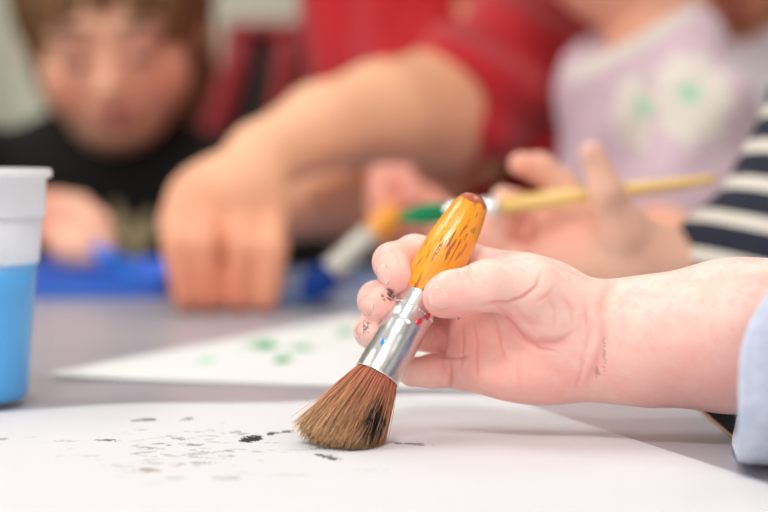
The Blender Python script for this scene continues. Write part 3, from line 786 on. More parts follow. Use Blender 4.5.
def make_nail(root, c, n, l, w, ln, mat=None, curve=0.8):
    """nail plate centred at c, outward normal n, pointing along l"""
    n = norm(n); l = norm(np.asarray(l)-n*(np.asarray(l)@n)); b = np.cross(n, l)
    V = []; Fc = []; nu, nv = 11, 9
    for s0 in (0.0, -0.0004):
        for i in range(nu):
            u = -1+2*i/(nu-1)
            for j in range(nv):
                v = -1+2*j/(nv-1)
                uu = u; hw = w*math.sqrt(max(0.05, 1-0.55*abs(v)**4))
                lx = ln*v*(1-0.25*abs(u)**2.5)
                V.append(np.asarray(c)+b*(hw*uu)+l*lx+n*(s0-w*curve*0.5*uu*uu-ln*0.16*v*v))
    q = nu*nv
    for i in range(nu-1):
        for j in range(nv-1):
            a = i*nv+j; Fc.append((a, a+nv, a+nv+1, a+1)); Fc.append((q+a, q+a+1, q+a+nv+1, q+a+nv))
    ring = [i*nv for i in range(nu)]+[(nu-1)*nv+j for j in range(1, nv)]+[i*nv+nv-1 for i in range(nu-2, -1, -1)]+list(range(nv-2, 0, -1))
    for k in range(len(ring)):
        a, b2 = ring[k], ring[(k+1) % len(ring)]; Fc.append((a, b2, b2+q, a+q))
    vv = np.tile(np.tile(np.linspace(-1, 1, nv), nu), 2); uu_ = np.tile(np.repeat(np.linspace(-1, 1, nu), nv), 2)
    cc = flatc(vv, lin(242, 184, 172)); cc = mixc(cc, np.clip((vv+.12*uu_**2-.80)*8, 0, 1), lin(246, 226, 200)); cc = mixc(cc, np.clip((-vv-.75)*5, 0, 1)*.5, lin(252, 225, 215))
    o = mesh_obj('fingernail', np.array(V), np.array(Fc), mat or M['nail'], root, cols=cc); fix_normals(o)
    return o
def legs(Fd, hipc, width, foot_z, r, spread=0.0, fwd=(0, 0, 0)):
    f = np.asarray(fwd, float)
    for q in (-1, 1):
        a = np.asarray(hipc)+np.asarray(width)*q; b = np.array([a[0], a[1], foot_z+.03]); k = (a+b)/2+f*.02
        Fd.cap(a, k, r, r*.72, .02); Fd.cap(k, b, r*.72, r*.5, .01); Fd.cap(b+[0, 0, -.005], b+f*.09+[0, 0, -.008], .022, .02, .01)
def surf(Fd, p, n):
    n = norm(n); p = np.asarray(p, float)
    for t in np.arange(-.012, .03, Fd.h*.4):
        i = np.round((p+n*t-Fd.lo)/Fd.h).astype(int)
        if Fd.D[tuple(i)] > 0 and t > 0: return p+n*t
    return p

# ================================================================== TODDLER WITH THE WIDE BRUSH
td = empty('person', (0.34, 0.60, FLOOR))
tag(td, "toddler's right hand and forearm in a pale blue sleeve, holding the wide orange brush", 'person')
hf = Field((-0.016, 0.605, 0.006), (0.165, 0.712, 0.082), 0.00055)
PX = 0.000353
pm = dict(
 idx=[(520, 283, .672), (462, 262, .681), (414, 255, .682), (392, 262, .668), (395.5, 277, .6565)],
 mid=[(520, 308, .676), (455, 300, .685), (402, 299, .688), (377, 300, .673), (380.5, 304, .6575)],
 rng=[(518, 337, .676), (455, 336, .684), (402, 331, .686), (371, 331, .672), (372.5, 331, .6600)],
 pky=[(520, 362, .670), (470, 369, .674), (432, 371, .676), (412, 372, .670)],
)
rd = dict(idx=[.0100, .0080, .0074, .0069, .0061], mid=[.0105, .0082, .0074, .0069, .0063], rng=[.0098, .0080, .0066, .0060, .0052], pky=[.0100, .0076, .0060, .0054])
# palm
hf.ell(P(540, 335, .668), (.028, .0135, .0235), rot(0.05, 'y'), .004)
hf.ell(P(505, 330, .671), (.021, .0115, .0215), None, .008)
hf.ell(P(535, 372, .661), (.024, .0115, .0098), rot(-0.05, 'y'), .010)       # heel of the palm, little-finger side
hf.ell(P(483, 362, .668), (.014, .0085, .0085), None, .006)
hf.ell(P(547, 306, .652), (.021, .0125, .0135), rot(0.45, 'y'), .007)        # thenar mound
hf.ell(P(520, 283, .668), (.022, .011, .0105), None, .006)
for f in ('idx', 'mid', 'rng', 'pky'):
    hf.chain([P(*q) for q in pm[f]], rd[f], k=.0022, k0=.0055)
    
th = [P(572, 318, .657), P(532, 291, .646), P(487, 285.5, .640), P(452, 294, .6425), P(443, 297, .6450)]
hf.chain(th, [.0120, .0102, .0085, .0079, .0073], k=.003, k0=.008)
# wrist and forearm
hf.cap(P(560, 338, .662), P(602, 342, .659), .0185, .0190, .012, flat=((0, 1, 0), .92))
hf.cap(P(606, 342, .659), P(650, 341, .657), .0196, .0216, .006, flat=((0, 1, 0), .95))
hf.cap(P(650, 341, .657), P(730, 336, .654), .0219, .0258, .010)
hf.cap(P(730, 336, .654), P(860, 330, .652), .0258, .0290, .010)
V, Q = hf.mesh(); N = vnormals(V, Q)
x, y, d = proj(V); tc_ = -(V-CAM)/np.linalg.norm(V-CAM, axis=1)[:, None]; facing = np.clip((N*tc_).sum(1)*3, 0, 1)
front = facing*(d < .668)
def crease(V, pts, dep, wid, lim=None, fade=True, msk=None):
    dd, pr_ = seg_dist(x, y, pts); f = np.exp(-(dd/wid)**2)
    if fade: f = f*np.clip(4*np.minimum(pr_, 1-pr_)+.12, 0, 1)
    mk = facing if msk is None else msk
    return V-N*(f*dep*mk)[:, None], f*mk
CR = [([(541, 272), (537, 286), (524, 297), (508, 303), (495, 303), (480, 307)], .0011, 1.9),          # fold under the thumb
      ([(497, 303), (505, 320), (520, 338), (540, 350), (558, 352)], .0009, 2.2),                      # thenar crease
      ([(489, 309), (497, 325), (500, 345), (506, 362)], .0005, 1.8),
      ([(472, 318), (477, 340), (476, 362), (478, 382)], .0005, 1.8),                                  # palm lines at the finger roots
      ([(448, 358), (450, 368), (450, 384), (452, 391)], .0008, 1.8),
      ([(437, 356), (455, 358), (470, 356)], .0009, 1.8),
      ([(614, 266), (610, 282), (604, 300), (603, 318)], .0013, 6),                                  # wrist folds
      ([(603, 312), (604, 340), (597, 362), (585, 392)], .0007, 4.5),
      ([(575, 392), (582, 372), (583, 350)], .0004, 2.2),
      ([(463, 272), (470, 278), (472, 286)], .0003, 1.5), ([(478, 270), (484, 277), (485, 287)], .0003, 1.5),
      ([(546, 292), (556, 310), (555, 330)], .0003, 2.0), ([(560, 290), (571, 306), (574, 326)], .0003, 2.0),
      ([(432, 325), (436, 336), (432, 346)], .0004, 1.5)]
CR += [([(500, 306), (514, 330), (534, 344), (560, 343), (576, 332)], .0009, 5.0), ([(512, 300), (524, 318), (544, 328)], .0004, 3.5),
       ([(466, 262), (471, 270), (468, 282)], .00035, 1.3), ([(474, 262), (480, 270), (480, 280)], .00035, 1.3), ([(455, 266), (459, 273), (458, 280)], .0003, 1.2),
       ([(586, 300), (590, 330), (584, 362)], .0004, 3.0), ([(520, 352), (516, 370), (520, 388)], .0003, 2.2), ([(462, 322), (463, 345), (460, 370)], .0004, 1.6),
       ([(556, 284), (548, 296), (535, 303)], .0004, 2.0), ([(622, 300), (624, 330), (618, 360)], .00025, 3.0), ([(390, 250), (398, 256), (401, 266)], .0003, 1.4)]
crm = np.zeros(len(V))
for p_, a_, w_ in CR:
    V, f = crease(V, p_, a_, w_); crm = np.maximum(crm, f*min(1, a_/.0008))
cols = flatc(V, lin(254, 218, 206))
nz = vnoise(V, 140, 3)
def blob(cxp, cyp, rx_, ry_, col, a=1.0, soft=1.0, m_=None):
    global cols
    e = np.exp(-(((x-cxp)/rx_)**2+((y-cyp)/ry_)**2)*soft); cols = mixc(cols, e*a*(1 if m_ is None else m_), col)
blob(500, 350, 80, 55, lin(251, 176, 166), .72)            # rosy palm
blob(450, 335, 40, 45, lin(250, 168, 158), .7)
blob(530, 385, 70, 22, lin(250, 176, 166), .6)
blob(385, 285, 26, 60, lin(252, 180, 170), .75)             # pink fingertips
blob(440, 308, 22, 14, lin(250, 165, 155), .6); blob(560, 305, 30, 26, lin(240, 200, 190), .4); blob(600, 340, 14, 50, lin(236, 196, 182), .4); blob(395, 250, 26, 10, lin(250, 200, 186), .4)
blob(700, 375, 120, 50, lin(242, 180, 170), .75)            # mottled forearm
cols = mixc(cols, np.clip((nz-.45)*1.8, 0, 1)*.42, lin(248, 186, 174))
cols = mixc(cols, np.clip((vnoise(V, 420, 13)-.5)*2.2, 0, 1)*.30, lin(246, 176, 164))
cols = mixc(cols, np.clip((.45-vnoise(V, 260, 14))*2.0, 0, 1)*.30, lin(250, 218, 200))
cols = mixc(cols, crm*.30, lin(212, 96, 88))  # creases redder, their soft shading mixed into the skin colour
# dried black paint on middle and ring fingertips and darker marks elsewhere, some along the wrist
n2 = .55*vnoise(V*np.array([1, 1, .5]), 700, 8)+.45*vnoise(V, 2600, 9)
for (a_, b_, rx_, ry_, al, thr) in [(389, 295, 9, 8, .9, .50), (366, 327, 9, 8, .75, .52), (376, 336, 6, 5, .6, .5), (457, 318, 3, 2, .9, .2), (604, 358, 3, 26, .28, .5), (432, 376, 7, 4, .35, .5), (597, 372, 3, 8, .35, .45)]:
    e = np.clip(1-np.hypot((x-a_)/rx_, (y-b_)/ry_), 0, 1)
    cols = mixc(cols, np.clip((n2-thr+e*.6-.16)*6, 0, 1)*(e > 0)*np.clip(e*4, 0, 1)*al*facing*(d < .664)*((N*tc_).sum(1) > .3), lin(48, 40, 40))
TV, TQ, TC = V, Q, cols
# rest of the body, hidden by the clothes or outside the frame
bf = Field((0.10, 0.36, -0.12), (0.52, 0.78, 0.46), 0.004)
bf.cap(P(800, 334, .653), (0.262, .655, .035), .028, .032, .01); bf.cap((0.262, .655, .035), (0.345, .62, .165), .032, .036, .01)
bf.cap((0.36, .56, -.08), (0.365, .555, .15), .075, .07, .02)
Rh = frame((-1, -.05, -.45), (-.35, 0, 1)); hc = np.array([0.33, .54, .325])
add_head(bf, hc, Rh, .095, (0.365, .555, .18), .01)
Vb, Qb = bf.mesh(); 
Vb[:, 0] = np.maximum(Vb[:, 0], 0.150)
body = mesh_obj('body', np.vstack([TV, Vb]), np.vstack([TQ, Qb+len(TV)]), M['skin'], td, cols=np.vstack([TC, flatc(Vb, lin(246, 205, 192))]))
face_parts(td, hc, Rh, .095)
# nails
def tnail(p, n, l, w, ln):
    n = norm(n); c = surf(hf, p, n); make_nail(td, c+n*.00042, n, l, w, ln)
tnail(P(445, 297.5, .6440), (-.16, -.98, .10), P(430, 301, .644)-P(462, 290, .6425), .0043, .0046)
tnail(P(395, 275, .6575), (-.72, -.66, .06), P(397, 290, .6520)-P(393, 262, .664), .0033, .0040)
tnail(P(379.5, 304, .6590), (-.74, -.66, -.05), P(382, 306, .650)-P(376, 299, .670), .0036, .0040)
tnail(P(372, 331, .6610), (-.90, -.42, .10), P(373, 331, .65)-P(370.5, 331, .67), .0028, .0030)
# sleeve (thick fleece tube, oblique cuff) and jacket
def sleeve_mesh():
    n = 64; V = []; rows = []
    def ring(c, ry, rz, sk, off=0.0, wob=0.0):
        out = []
        for i in range(n):
            a = 2*PI*i/n; ca, sa = math.cos(a), math.sin(a); yy = -math.copysign(abs(ca)**.75, ca)*(ry+off); zz = math.copysign(abs(sa)**.75, sa)*(rz+off)   # a=0 faces the camera, pi/2 top
            dx = sk(a); w = wob*(math.sin(3*a+1)+.6*math.sin(5*a+c[0]*60))
            out.append((c[0]+dx, c[1]+yy*(1+w), max(c[2]+zz*(1+w), 0.0012 if c[0] < TX1+.02 else -1)))
        return out
    cz_ = 0.0375
    sk = lambda a: 0.020*max(0, math.sin(a))**1.6-0.0030*max(0, -math.sin(a))**2+0.0135*(1-math.cos(a))
    Cs = [((0.1105, .617, cz_), .0585, .0335, sk), ((0.1090, .617, cz_), .0605, .0350, sk), ((0.1100, .617, cz_), .0622, .0368, sk), ((0.120, .617, cz_), .0630, .0376, sk),
          ((0.15, .620, cz_+.001), .060, .0390, lambda a: .7*sk(a)), ((0.18, .632, .040), .056, .042, lambda a: .3*sk(a)), ((0.22, .642, .042), .052, .046, lambda a: 0), ((0.262, .650, .05), .05, .05, lambda a: -.01*math.sin(a))]
    inner = [((0.17, .626, .0385), .050, .0335, lambda a: .4*sk(a)), ((0.126, .617, cz_), .0585, .0330, sk)]
    allr = inner+Cs
    for k, (c, ry, rz, s2) in enumerate(allr): V += ring(c, ry, rz, s2, 0, 0.012 if k > 5 else 0.004)
    Fc = []
    for j in range(len(allr)-1):
        for i in range(n): Fc.append((j*n+i, j*n+(i+1) % n, (j+1)*n+(i+1) % n, (j+1)*n+i))
    return np.array(V), np.array(Fc)
V, Fc = sleeve_mesh(); o = mesh_obj('sleeve', V, Fc, M['fleece'], td); fix_normals(o)
sub = o.modifiers.new('sub', 'SUBSURF'); sub.levels = 1; sub.render_levels = 2
sf = Field((0.2, 0.4, -0.25), (0.52, 0.76, 0.28), 0.005)
sf.cap((0.262, .655, .045), (0.345, .625, .165), .05, .05, .02); sf.cap((0.37, .56, -.16), (0.37, .56, .14), .098, .082, .02, flat=((1, 0, 0), .9))
sf.cap((0.35, .475, .16), (0.30, .455, .02), .05, .045, .03); sf.plane((0, 0, -.2), (0, 0, -1))
V, Q = sf.mesh(); mesh_obj('jacket', V, Q, M['fleece'], td)
pf = Field((0.2, 0.4, FLOOR-.01), (0.5, 0.72, -0.15), 0.006); pf.ell((0.37, .56, -.22), (.075, .085, .07), None, .02)
legs(pf, (0.37, .56, -.24), (0, .045, 0), FLOOR, .05, fwd=(-1, 0, 0)); V, Q = pf.mesh(); mesh_obj('trousers', V, Q, M['navy_pants'], td)

# ================================================================== ADULT IN RED
ad = empty('person', (0.12, 1.72, FLOOR)); tag(ad, 'adult in a red knitted top, bare forearm reaching across, fingertips resting on the table', 'person')
TAN = lin(250, 192, 154)
af = Field((-0.22, 1.12, -0.03), (0.36, 1.86, 0.62), 0.0035)
El = P(436, 112, 1.40); Wr = P(262, 158, 1.235)
af.cap(P(600, 0, 1.55), El, .052, .047, .01)
af.chain([El, P(382, 115, 1.345), P(322, 127, 1.29), Wr], [.0475, .0395, .0305, .0235], .008, flat=None)
af.cap(Wr, P(236, 194, 1.215), .0240, .0270, .008)
R0 = rot(0, 'x')
af.ell(P(226, 206, 1.212), (.0415, .020, .033), None, .012)
kn = [(176, 218), (207, 214), (240, 214), (270, 220)]
tips = [(186, 292), (210, 300), (238, 302), (265, 296)]
for (a_, b_), (c_, e_) in zip(kn, tips):
    zc = T(c_, 312)[1]
    tip = np.array([P(c_, e_, 1.16)[0], 1.160, .0095])
    A = P(a_, b_, 1.205); Bm = P((a_+c_)/2-(4 if a_ < 220 else -4), (b_+e_)/2-8, 1.170)
    af.chain([A, Bm, tip], [.0110, .0102, .0090], .0025, k0=.006)
af.chain([P(188, 195, 1.24), P(178, 225, 1.25), P(190, 262, 1.235)], [.014, .012, .0095], .008)
# other arm behind, seen under the forearm
af.chain([P(470, 150, 1.66), P(400, 192, 1.52), P(330, 196, 1.45), P(300, 205, 1.41)], [.040, .036, .029, .025], .02)
af.ell(P(275, 210, 1.40), (.030, .022, .024), None, .015)
for q in range(4):
    a_ = P(252+7*q, 218, 1.395); b_ = P(238+9*q, 242, 1.37); c_ = np.array([b_[0]+.004, 1.355, .0095])
    af.chain([a_, b_, c_], [.0105, .0095, .008], .005)
# neck and head above the frame
Rh = frame((-.25, -1, -.75), (0, -.5, 1)); hc = np.array([0.06, 1.60, .47])
af.cap((0.10, 1.72, .22), (0.085, 1.66, .38), .07, .052, .03)
add_head(af, hc, Rh, .115, (0.085, 1.68, .33), .012)
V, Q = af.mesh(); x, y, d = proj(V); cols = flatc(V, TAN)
cols = mixc(cols, np.exp(-(((x-215)/95)**2+((y-300)/85)**2)*(1))*.9, lin(206, 116, 90))  # hand shading put into the skin colour, darker towards the fingertips
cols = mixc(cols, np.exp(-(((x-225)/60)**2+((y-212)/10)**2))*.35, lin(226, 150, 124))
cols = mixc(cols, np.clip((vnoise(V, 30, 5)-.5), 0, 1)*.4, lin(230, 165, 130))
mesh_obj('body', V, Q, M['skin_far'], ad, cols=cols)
face_parts(ad, hc, Rh, .115, hair_mat=M['hair_dark'], hair_len=-1.0)
rf_ = Field((-0.16, 1.36, -0.01), (0.42, 1.98, 0.40), 0.004)
rf_.cap(P(456, 104, 1.41), P(540, 48, 1.50), .0555, .062, .01)
rf_.cap(P(540, 48, 1.50), P(640, -55, 1.60), .062, .066, .02)
rf_.cap(P(640, -55, 1.60), (0.10, 1.74, .27), .07, .09, .04)
rf_.cap((0.105, 1.76, .24), (0.11, 1.78, .05), .135, .135, .05, flat=((0, 1, 0), .62))
rf_.cap((0.02, 1.72, .24), (0.03, 1.73, .05), .088, .095, .05, flat=((0, 1, 0), .7))
rf_.cap((0.18, 1.70, .20), (0.17, 1.72, .05), .085, .09, .05)
rf_.cap((-.01, 1.74, .26), P(430, 170, 1.60), .062, .05, .03)
ax_ = norm(P(350, 108, 1.33)-P(470, 100, 1.42))
# open the sleeve end at the elbow
pc = P(474, 105, 1.425)
rf_.ell(P(404, 122, 1.35), (.062, .075, .060), rot(.25, 'y'), .004, 'sub')
rf_.plane((0, 0, .030), (0, 0, -1))
V, Q = rf_.mesh(); N = vnormals(V, Q); x, y, d = proj(V)
w = np.clip((440-x)/60, 0, 1)
V = V+N*(0.006*np.sin(V[:, 0]*95+V[:, 2]*8)*w+0.004*np.sin((x*.6-y)*.09)*(1-w))[:, None]
mesh_obj('knitted_top', V, Q, M['red_knit'], ad)
pf = Field((-0.1, 1.55, FLOOR-.01), (0.34, 2.25, 0.05), 0.008)
pf.cap((0.11, 1.79, .015), (0.11, 1.84, -.12), .12, .125, .03, flat=((0, 1, 0), .75)); 
pf.cap((0.02, 1.74, .03), (0.03, 1.8, -.12), .092, .085, .03); pf.cap((-0.01, 1.72, .03), (0.0, 1.78, -.12), .085, .08, .03); pf.cap((0.12, 1.72, .03), (0.12, 1.78, -.12), .10, .09, .03)
for q in (-1, 1):
    pf.cap((0.11+.075*q, 1.84, -.12), (0.11+.1*q, 1.70, FLOOR+.07), .08, .06, .03); pf.cap((0.11+.1*q, 1.70, FLOOR+.06), (0.11+.1*q, 2.08, FLOOR+.05), .055, .04, .02)
pf.plane((0, 0, .036), (0, 0, 1))
V, Q = pf.mesh(); mesh_obj('trousers', V, Q, M['black_cloth'], ad)

# ================================================================== CHILD IN BLACK
bc = empty('person', (-0.27, 1.80, FLOOR)); tag(bc, 'child in a black printed shirt with brown fringe looking down at a blue brush', 'person')
s = .110
Rh = frame((.07, -1, -.42), (-.06, -.42, 1)); hc = P(114, 24, 1.73)
cf = Field((-0.56, 1.33, -0.06), (-0.08, 1.98, 0.36), 0.003)
add_head(cf, hc, Rh, s, (-0.27, 1.80, .10), .009)
cf.cap((-0.27, 1.81, .02), (-.27, 1.80, .12), .06, .045, .02)
sh = np.array([-0.42, 1.78, .10]); elb = np.array([-0.46, 1.60, .035])
hp_ = P(66, 222, 1.44)
cf.cap(sh, elb, .032, .028, .01); cf.cap(elb, P(40, 215, 1.47), .027, .021, .01)
cf.ell(P(62, 218, 1.45), (.024, .016, .021), rot(.5, 'y'), .01)
for k, (q0, q1, q2) in enumerate([((72, 205), (98, 225), (108, 247)), ((66, 220), (88, 243), (96, 258)), ((58, 228), (76, 250), (80, 258)), ((50, 232), (64, 250), (66, 258))]):
    cf.chain([P(*q0, 1.44), P(*q1, 1.425-.002*k), P(*q2, 1.42)], [.0095, .0082, .0072], .004)
cf.chain([P(80, 205, 1.46), P(100, 222, 1.455), P(104, 240, 1.44)], [.009, .008, .0075], .004)
cf.cap((-0.15, 1.78, .09), (-0.155, 1.64, .03), .03, .026, .01); cf.cap((-0.155, 1.64, .03), (-0.165, 1.52, .028), .026, .02, .01); cf.ell((-0.155, 1.495, .022), (.022, .03, .014), None, .01)
V, Q = cf.mesh(); x, y, d = proj(V); loc = (V-hc)@Rh/s
cols = flatc(V, lin(250, 194, 162))
for q in (-1, 1):
    cols = mixc(cols, np.exp(-(((loc[:, 0]-.38*q)/.2)**2+((loc[:, 2]+.32)/.2)**2))*(loc[:, 1] > .2)*.6, lin(222, 120, 105))
    cols = mixc(cols, np.exp(-(((loc[:, 0]-.27*q)/.17)**2+((loc[:, 2]-.03)/.10)**2))*(loc[:, 1] > .3)*.45, lin(150, 90, 88))
mesh_obj('body', V, Q, M['skin_far'], bc, cols=cols)
face_parts(bc, hc, Rh, s, closed=True, hair_len=-.8, fringe=.42)
tf = Field((-0.56, 1.60, -0.22), (0.0, 1.98, 0.22), 0.004)
tf.cap((-0.27, 1.83, -.15), (-0.27, 1.82, .06), .115, .10, .03, flat=((0, 1, 0), .7))
tf.cap((-0.40, 1.80, .075), (-0.14, 1.80, .06), .048, .048, .05); tf.cap(sh, elb+np.array([0, .03, 0]), .045, .042, .02); tf.cap((-0.15, 1.78, .08), (-0.155, 1.66, .035), .044, .042, .02)
tf.ell((-0.27, 1.80, .105), (.055, .05, .03), None, .04)
tf.plane((0, 0, -.2), (0, 0, -1))
V, Q = tf.mesh(); x, y, d = proj(V); cols = flatc(V, lin(9, 9, 10))
n3 = vnoise(V, 160, 21)
for (a_, b_, rx_, ry_) in [(118, 222, 8, 20), (134, 240, 9, 22), (148, 225, 7, 20), (70, 258, 34, 8), (110, 262, 20, 8)]:
    e = 1-np.hypot((x-a_)/rx_, (y-b_)/ry_)
    cols = mixc(cols, np.clip((e+n3*.6-.25)*4, 0, 1)*.85*(d < 1.9), lin(235, 215, 170))
o = mesh_obj('shirt', V, Q, M['black_print'], bc, cols=cols); o['label'] = 'black shirt with a pale gold print'
pf = Field((-0.42, 1.70, FLOOR-.01), (-0.12, 1.98, -0.12), 0.008); pf.ell((-0.27, 1.83, -.2), (.1, .07, .07), None, .02)
legs(pf, (-0.27, 1.83, -.22), (.05, 0, 0), FLOOR, .055, fwd=(0, -1, 0)); V, Q = pf.mesh(); mesh_obj('trousers', V, Q, M['navy_pants'], bc)

# ================================================================== CHILD IN LILAC
lc = empty('person', (0.22, 1.36, FLOOR)); tag(lc, 'child in a lilac shirt with cream flowers, sitting between red top and striped sleeve', 'person')
lf = Field((-0.03, 1.10, -0.02), (0.36, 1.50, 0.42), 0.003)
SKL = lin(238, 180, 152)
Rh = frame((-1, -.35, -.5), (-.4, 0, 1)); hc = np.array([0.165, 1.37, .302])
add_head(lf, hc, Rh, .092, (0.21, 1.375, .195), .01)
lf.ell(P(650, 58, 1.345), (.040, .036, .030), rot(-.5, 'y'), .01); lf.cap((0.21, 1.37, .14), (0.205, 1.375, .25), .036, .030, .02)
lf.cap(P(694, 50, 1.31), P(676, 190, 1.26), .020, .026, .01)
lf.chain([P(676, 190, 1.26), P(668, 262, 1.21), P(560, 262, 1.205), P(450, 232, 1.24)], [.026, .0265, .0235, .0195], .012)
lf.ell(P(418, 215, 1.26), (.026, .016, .022), rot(.3, 'y'), .012)
for k, (a_, b_, c_) in enumerate([((405, 178), (380, 178), (378, 200)), ((405, 195), (378, 196), (376, 214)), ((405, 210), (380, 212), (378, 226)), ((412, 226), (392, 232), (384, 240))]):
    lf.chain([P(*a_, 1.262), P(*b_, 1.262), P(*c_, 1.25)], [.0095, .0088, .0078], .004)
lf.chain([P(425, 205, 1.245), P(408, 196, 1.235), P(394, 206, 1.238)], [.0095, .0085, .0075], .004)
V, Q = lf.mesh(); x, y, d = proj(V); cols = flatc(V, SKL)
cols = mixc(cols, (x < 520)*.6, lin(236, 160, 145)); cols = mixc(cols, np.exp(-((x-397)/8)**2-((y-190)/8)**2)*.7, lin(190, 70, 75))
mesh_obj('body', V, Q, M['skin_far'], lc, cols=cols); face_parts(lc, hc, Rh, .092, hair_mat=M['hair_dark'])
vf = Field((0.06, 1.18, -0.22), (0.36, 1.52, 0.26), 0.0025)
vf.cap(P(648, 215, 1.37)+[0, 0, -.05], P(646, 90, 1.36), .076, .063, .03)
vf.cap((0.21, 1.37, -.18), (0.20, 1.37, .02), .088, .082, .03)
vf.cap(P(638, 92, 1.35), P(660, 44, 1.34), .048, .038, .03)
vf.chain([P(684, 50, 1.325), P(697, 120, 1.27), P(682, 200, 1.25)], [.026, .038, .043], .02)
vf.cap(P(682, 48, 1.325), P(680, 42, 1.40), .026, .024, .01)
vf.ell(P(618, -4, 1.31), (.085, .075, .032), rot(-.5, 'y'), .004, 'sub')
vf.plane((0, 0, -.022), (0, 0, -1)); 
# sleeve hem: hollow below the cuff
vf.cap(P(676, 250, 1.245), P(674, 275, 1.24), .040, .042, .003, 'sub')
V, Q = vf.mesh(); N = vnormals(V, Q); x, y, d = proj(V)
V = V+N*(.003*np.sin(x*.07+y*.03)*np.cos(y*.04))[:, None]
LIL = lin(212, 186, 199); cols = flatc(V, LIL); fr = (d < 1.40)
ang = np.arctan2((y-95)/45, (x-690)/42)
e = 1-np.hypot((x-693)/(42+4*np.sin(ang*9)), (y-100)/(50+4*np.sin(ang*9))); cols = mixc(cols, np.clip(e*6, 0, 1)*fr*.85, lin(228, 222, 208))
e = 1-np.hypot((x-690)/13, (y-92)/11); cols = mixc(cols, np.clip(e*3, 0, 1)*fr, lin(160, 215, 185))
ang = np.arctan2((y-105)/34, (x-643)/22)
e = 1-np.hypot((x-633)/(21+3*np.sin(ang*9)), (y-112)/(42+4*np.sin(ang*9))); cols = mixc(cols, np.clip(e*6, 0, 1)*fr*.95, lin(226, 220, 208))
e = 1-np.hypot((x-645)/9, (y-108)/11); cols = mixc(cols, np.clip(e*3, 0, 1)*fr, lin(150, 215, 180))
dd, _ = seg_dist(x, y, [(575, 76), (600, 64), (640, 42), (690, 10)]); cols = mixc(cols, np.clip((9-dd)/4, 0, 1)*fr*.8, lin(226, 222, 208))
for (a_, b_) in [(600, 225), (560, 240), (720, 200), (610, 170)]:
    pass
o = mesh_obj('shirt', V, Q, M['lilac'], lc, cols=cols); o['label'] = 'lilac shirt with cream flowers and green centres'
pf = Field((0.08, 1.22, FLOOR-.01), (0.36, 1.52, 0.02), 0.008); pf.cap((0.21, 1.37, -.2), (0.208, 1.37, -.02), .074, .083, .02); pf.plane((0, 0, -.018), (0, 0, 1))
legs(pf, (0.21, 1.37, -.22), (0, .045, 0), FLOOR, .05, fwd=(-1, 0, 0)); V, Q = pf.mesh(); mesh_obj('trousers', V, Q, M['navy_pants'], lc)

# ================================================================== CHILD IN STRIPES
sc_ = empty('person', (0.33, 0.98, FLOOR)); tag(sc_, 'child in a navy and white striped sleeve holding the thin yellow brush', 'person')
zf = Field((0.05, 0.86, 0.005), (0.46, 1.12, 0.45), 0.0022)
zf.ell(P(583, 246, .968), (.029, .013, .023), rot(.15, 'y'), .008)
zf.cap(P(600, 250, .965), P(660, 268, .96), .020, .0185, .012); zf.cap(P(660, 268, .96), P(770, 300, .97), .0185, .027, .01)
zf.cap(P(622, 225, .936), P(656, 262, .95), .0115, .0150, .014); zf.ell(P(640, 262, .955), (.022, .014, .014), rot(.3, 'y'), .012); zf.cap(P(640, 255, .945), P(690, 278, .955), .012, .016, .01)
zf.chain([P(642, 262, .955), P(626, 232, .935), P(606, 190, .922), P(592, 154, .918)], [.0115, .0100, .0082, .0066], .005)
zf.chain([P(585, 222, .968), P(563, 186, .972), P(540, 168, .968), P(520, 164, .962)], [.0095, .0080, .0072, .0062], .005)
zf.chain([P(570, 232, .968), P(538, 212, .978), P(512, 204, .97), P(503, 198, .955)], [.0095, .0078, .0070, .0062], .005)
zf.chain([P(562, 248, .968), P(528, 238, .982), P(505, 230, .975), P(502, 222, .96)], [.009, .0075, .0068, .0060], .005)
zf.chain([P(568, 264, .966), P(534, 260, .975), P(516, 252, .966)], [.009, .007, .0058], .005)
Rh = frame((-1, -.25, -.4), (-.35, 0, 1)); hc = np.array([0.325, .99, .345]); add_head(zf, hc, Rh, .094, (0.35, .99, .2), .01)
zf.cap((0.35, .99, .10), (0.35, .99, .23), .05, .04, .02)
V, Q = zf.mesh(); x, y, d = proj(V); cols = flatc(V, lin(246, 196, 172))
cols = mixc(cols, np.exp(-(((x-540)/50)**2+((y-235)/30)**2))*.6, lin(238, 158, 145)); cols = mixc(cols, np.exp(-(((x-520)/25)**2+((y-165)/15)**2))*.6, lin(246, 160, 135))
mesh_obj('body', V, Q, M['skin_far'], sc_, cols=cols); face_parts(sc_, hc, Rh, .094, hair_mat=M['hair'])
make_nail(sc_, P(591.5, 152, .9112), (.05, -1, .1), (-.1, 0, 1), .0042, .005)
st = Field((0.13, 0.84, -0.22), (0.50, 1.14, 0.26), 0.0035)
s1 = P(766, 268, .96); s2 = P(884, 62, 1.0)
st.cap(s1+np.array([0, 0, -.004]), s2, .041, .047, .02)
st.cap(P(722, 262, .96), P(764, 272, .96), .028, .036, .02)
st.cap((0.36, .99, -.15), (0.36, .99, .13), .085, .075, .03); st.cap(s2, (0.35, 1.0, .13), .05, .06, .03)
st.plane((0, 0, -.19), (0, 0, -1))
V, Q = st.mesh()
axs = norm([.28, .15, 1.0]); org = P(690, 262, .94)-np.array(sc_.location)
M['stripe'] = stripe_mat('navy_white_stripe', tuple(axs), tuple(org), 0.0225, 0.36, lin(226, 220, 208), lin(36, 38, 56))
mesh_obj('striped_shirt', V, Q, M['stripe'], sc_)
pf = Field((0.24, 0.84, FLOOR-.01), (0.48, 1.12, -0.12), 0.008); pf.ell((0.36, .99, -.2), (.07, .085, .07), None, .02)
legs(pf, (0.36, .99, -.22), (0, .045, 0), FLOOR, .05, fwd=(-1, 0, 0)); V, Q = pf.mesh(); mesh_obj('trousers', V, Q, M['navy_pants'], sc_)

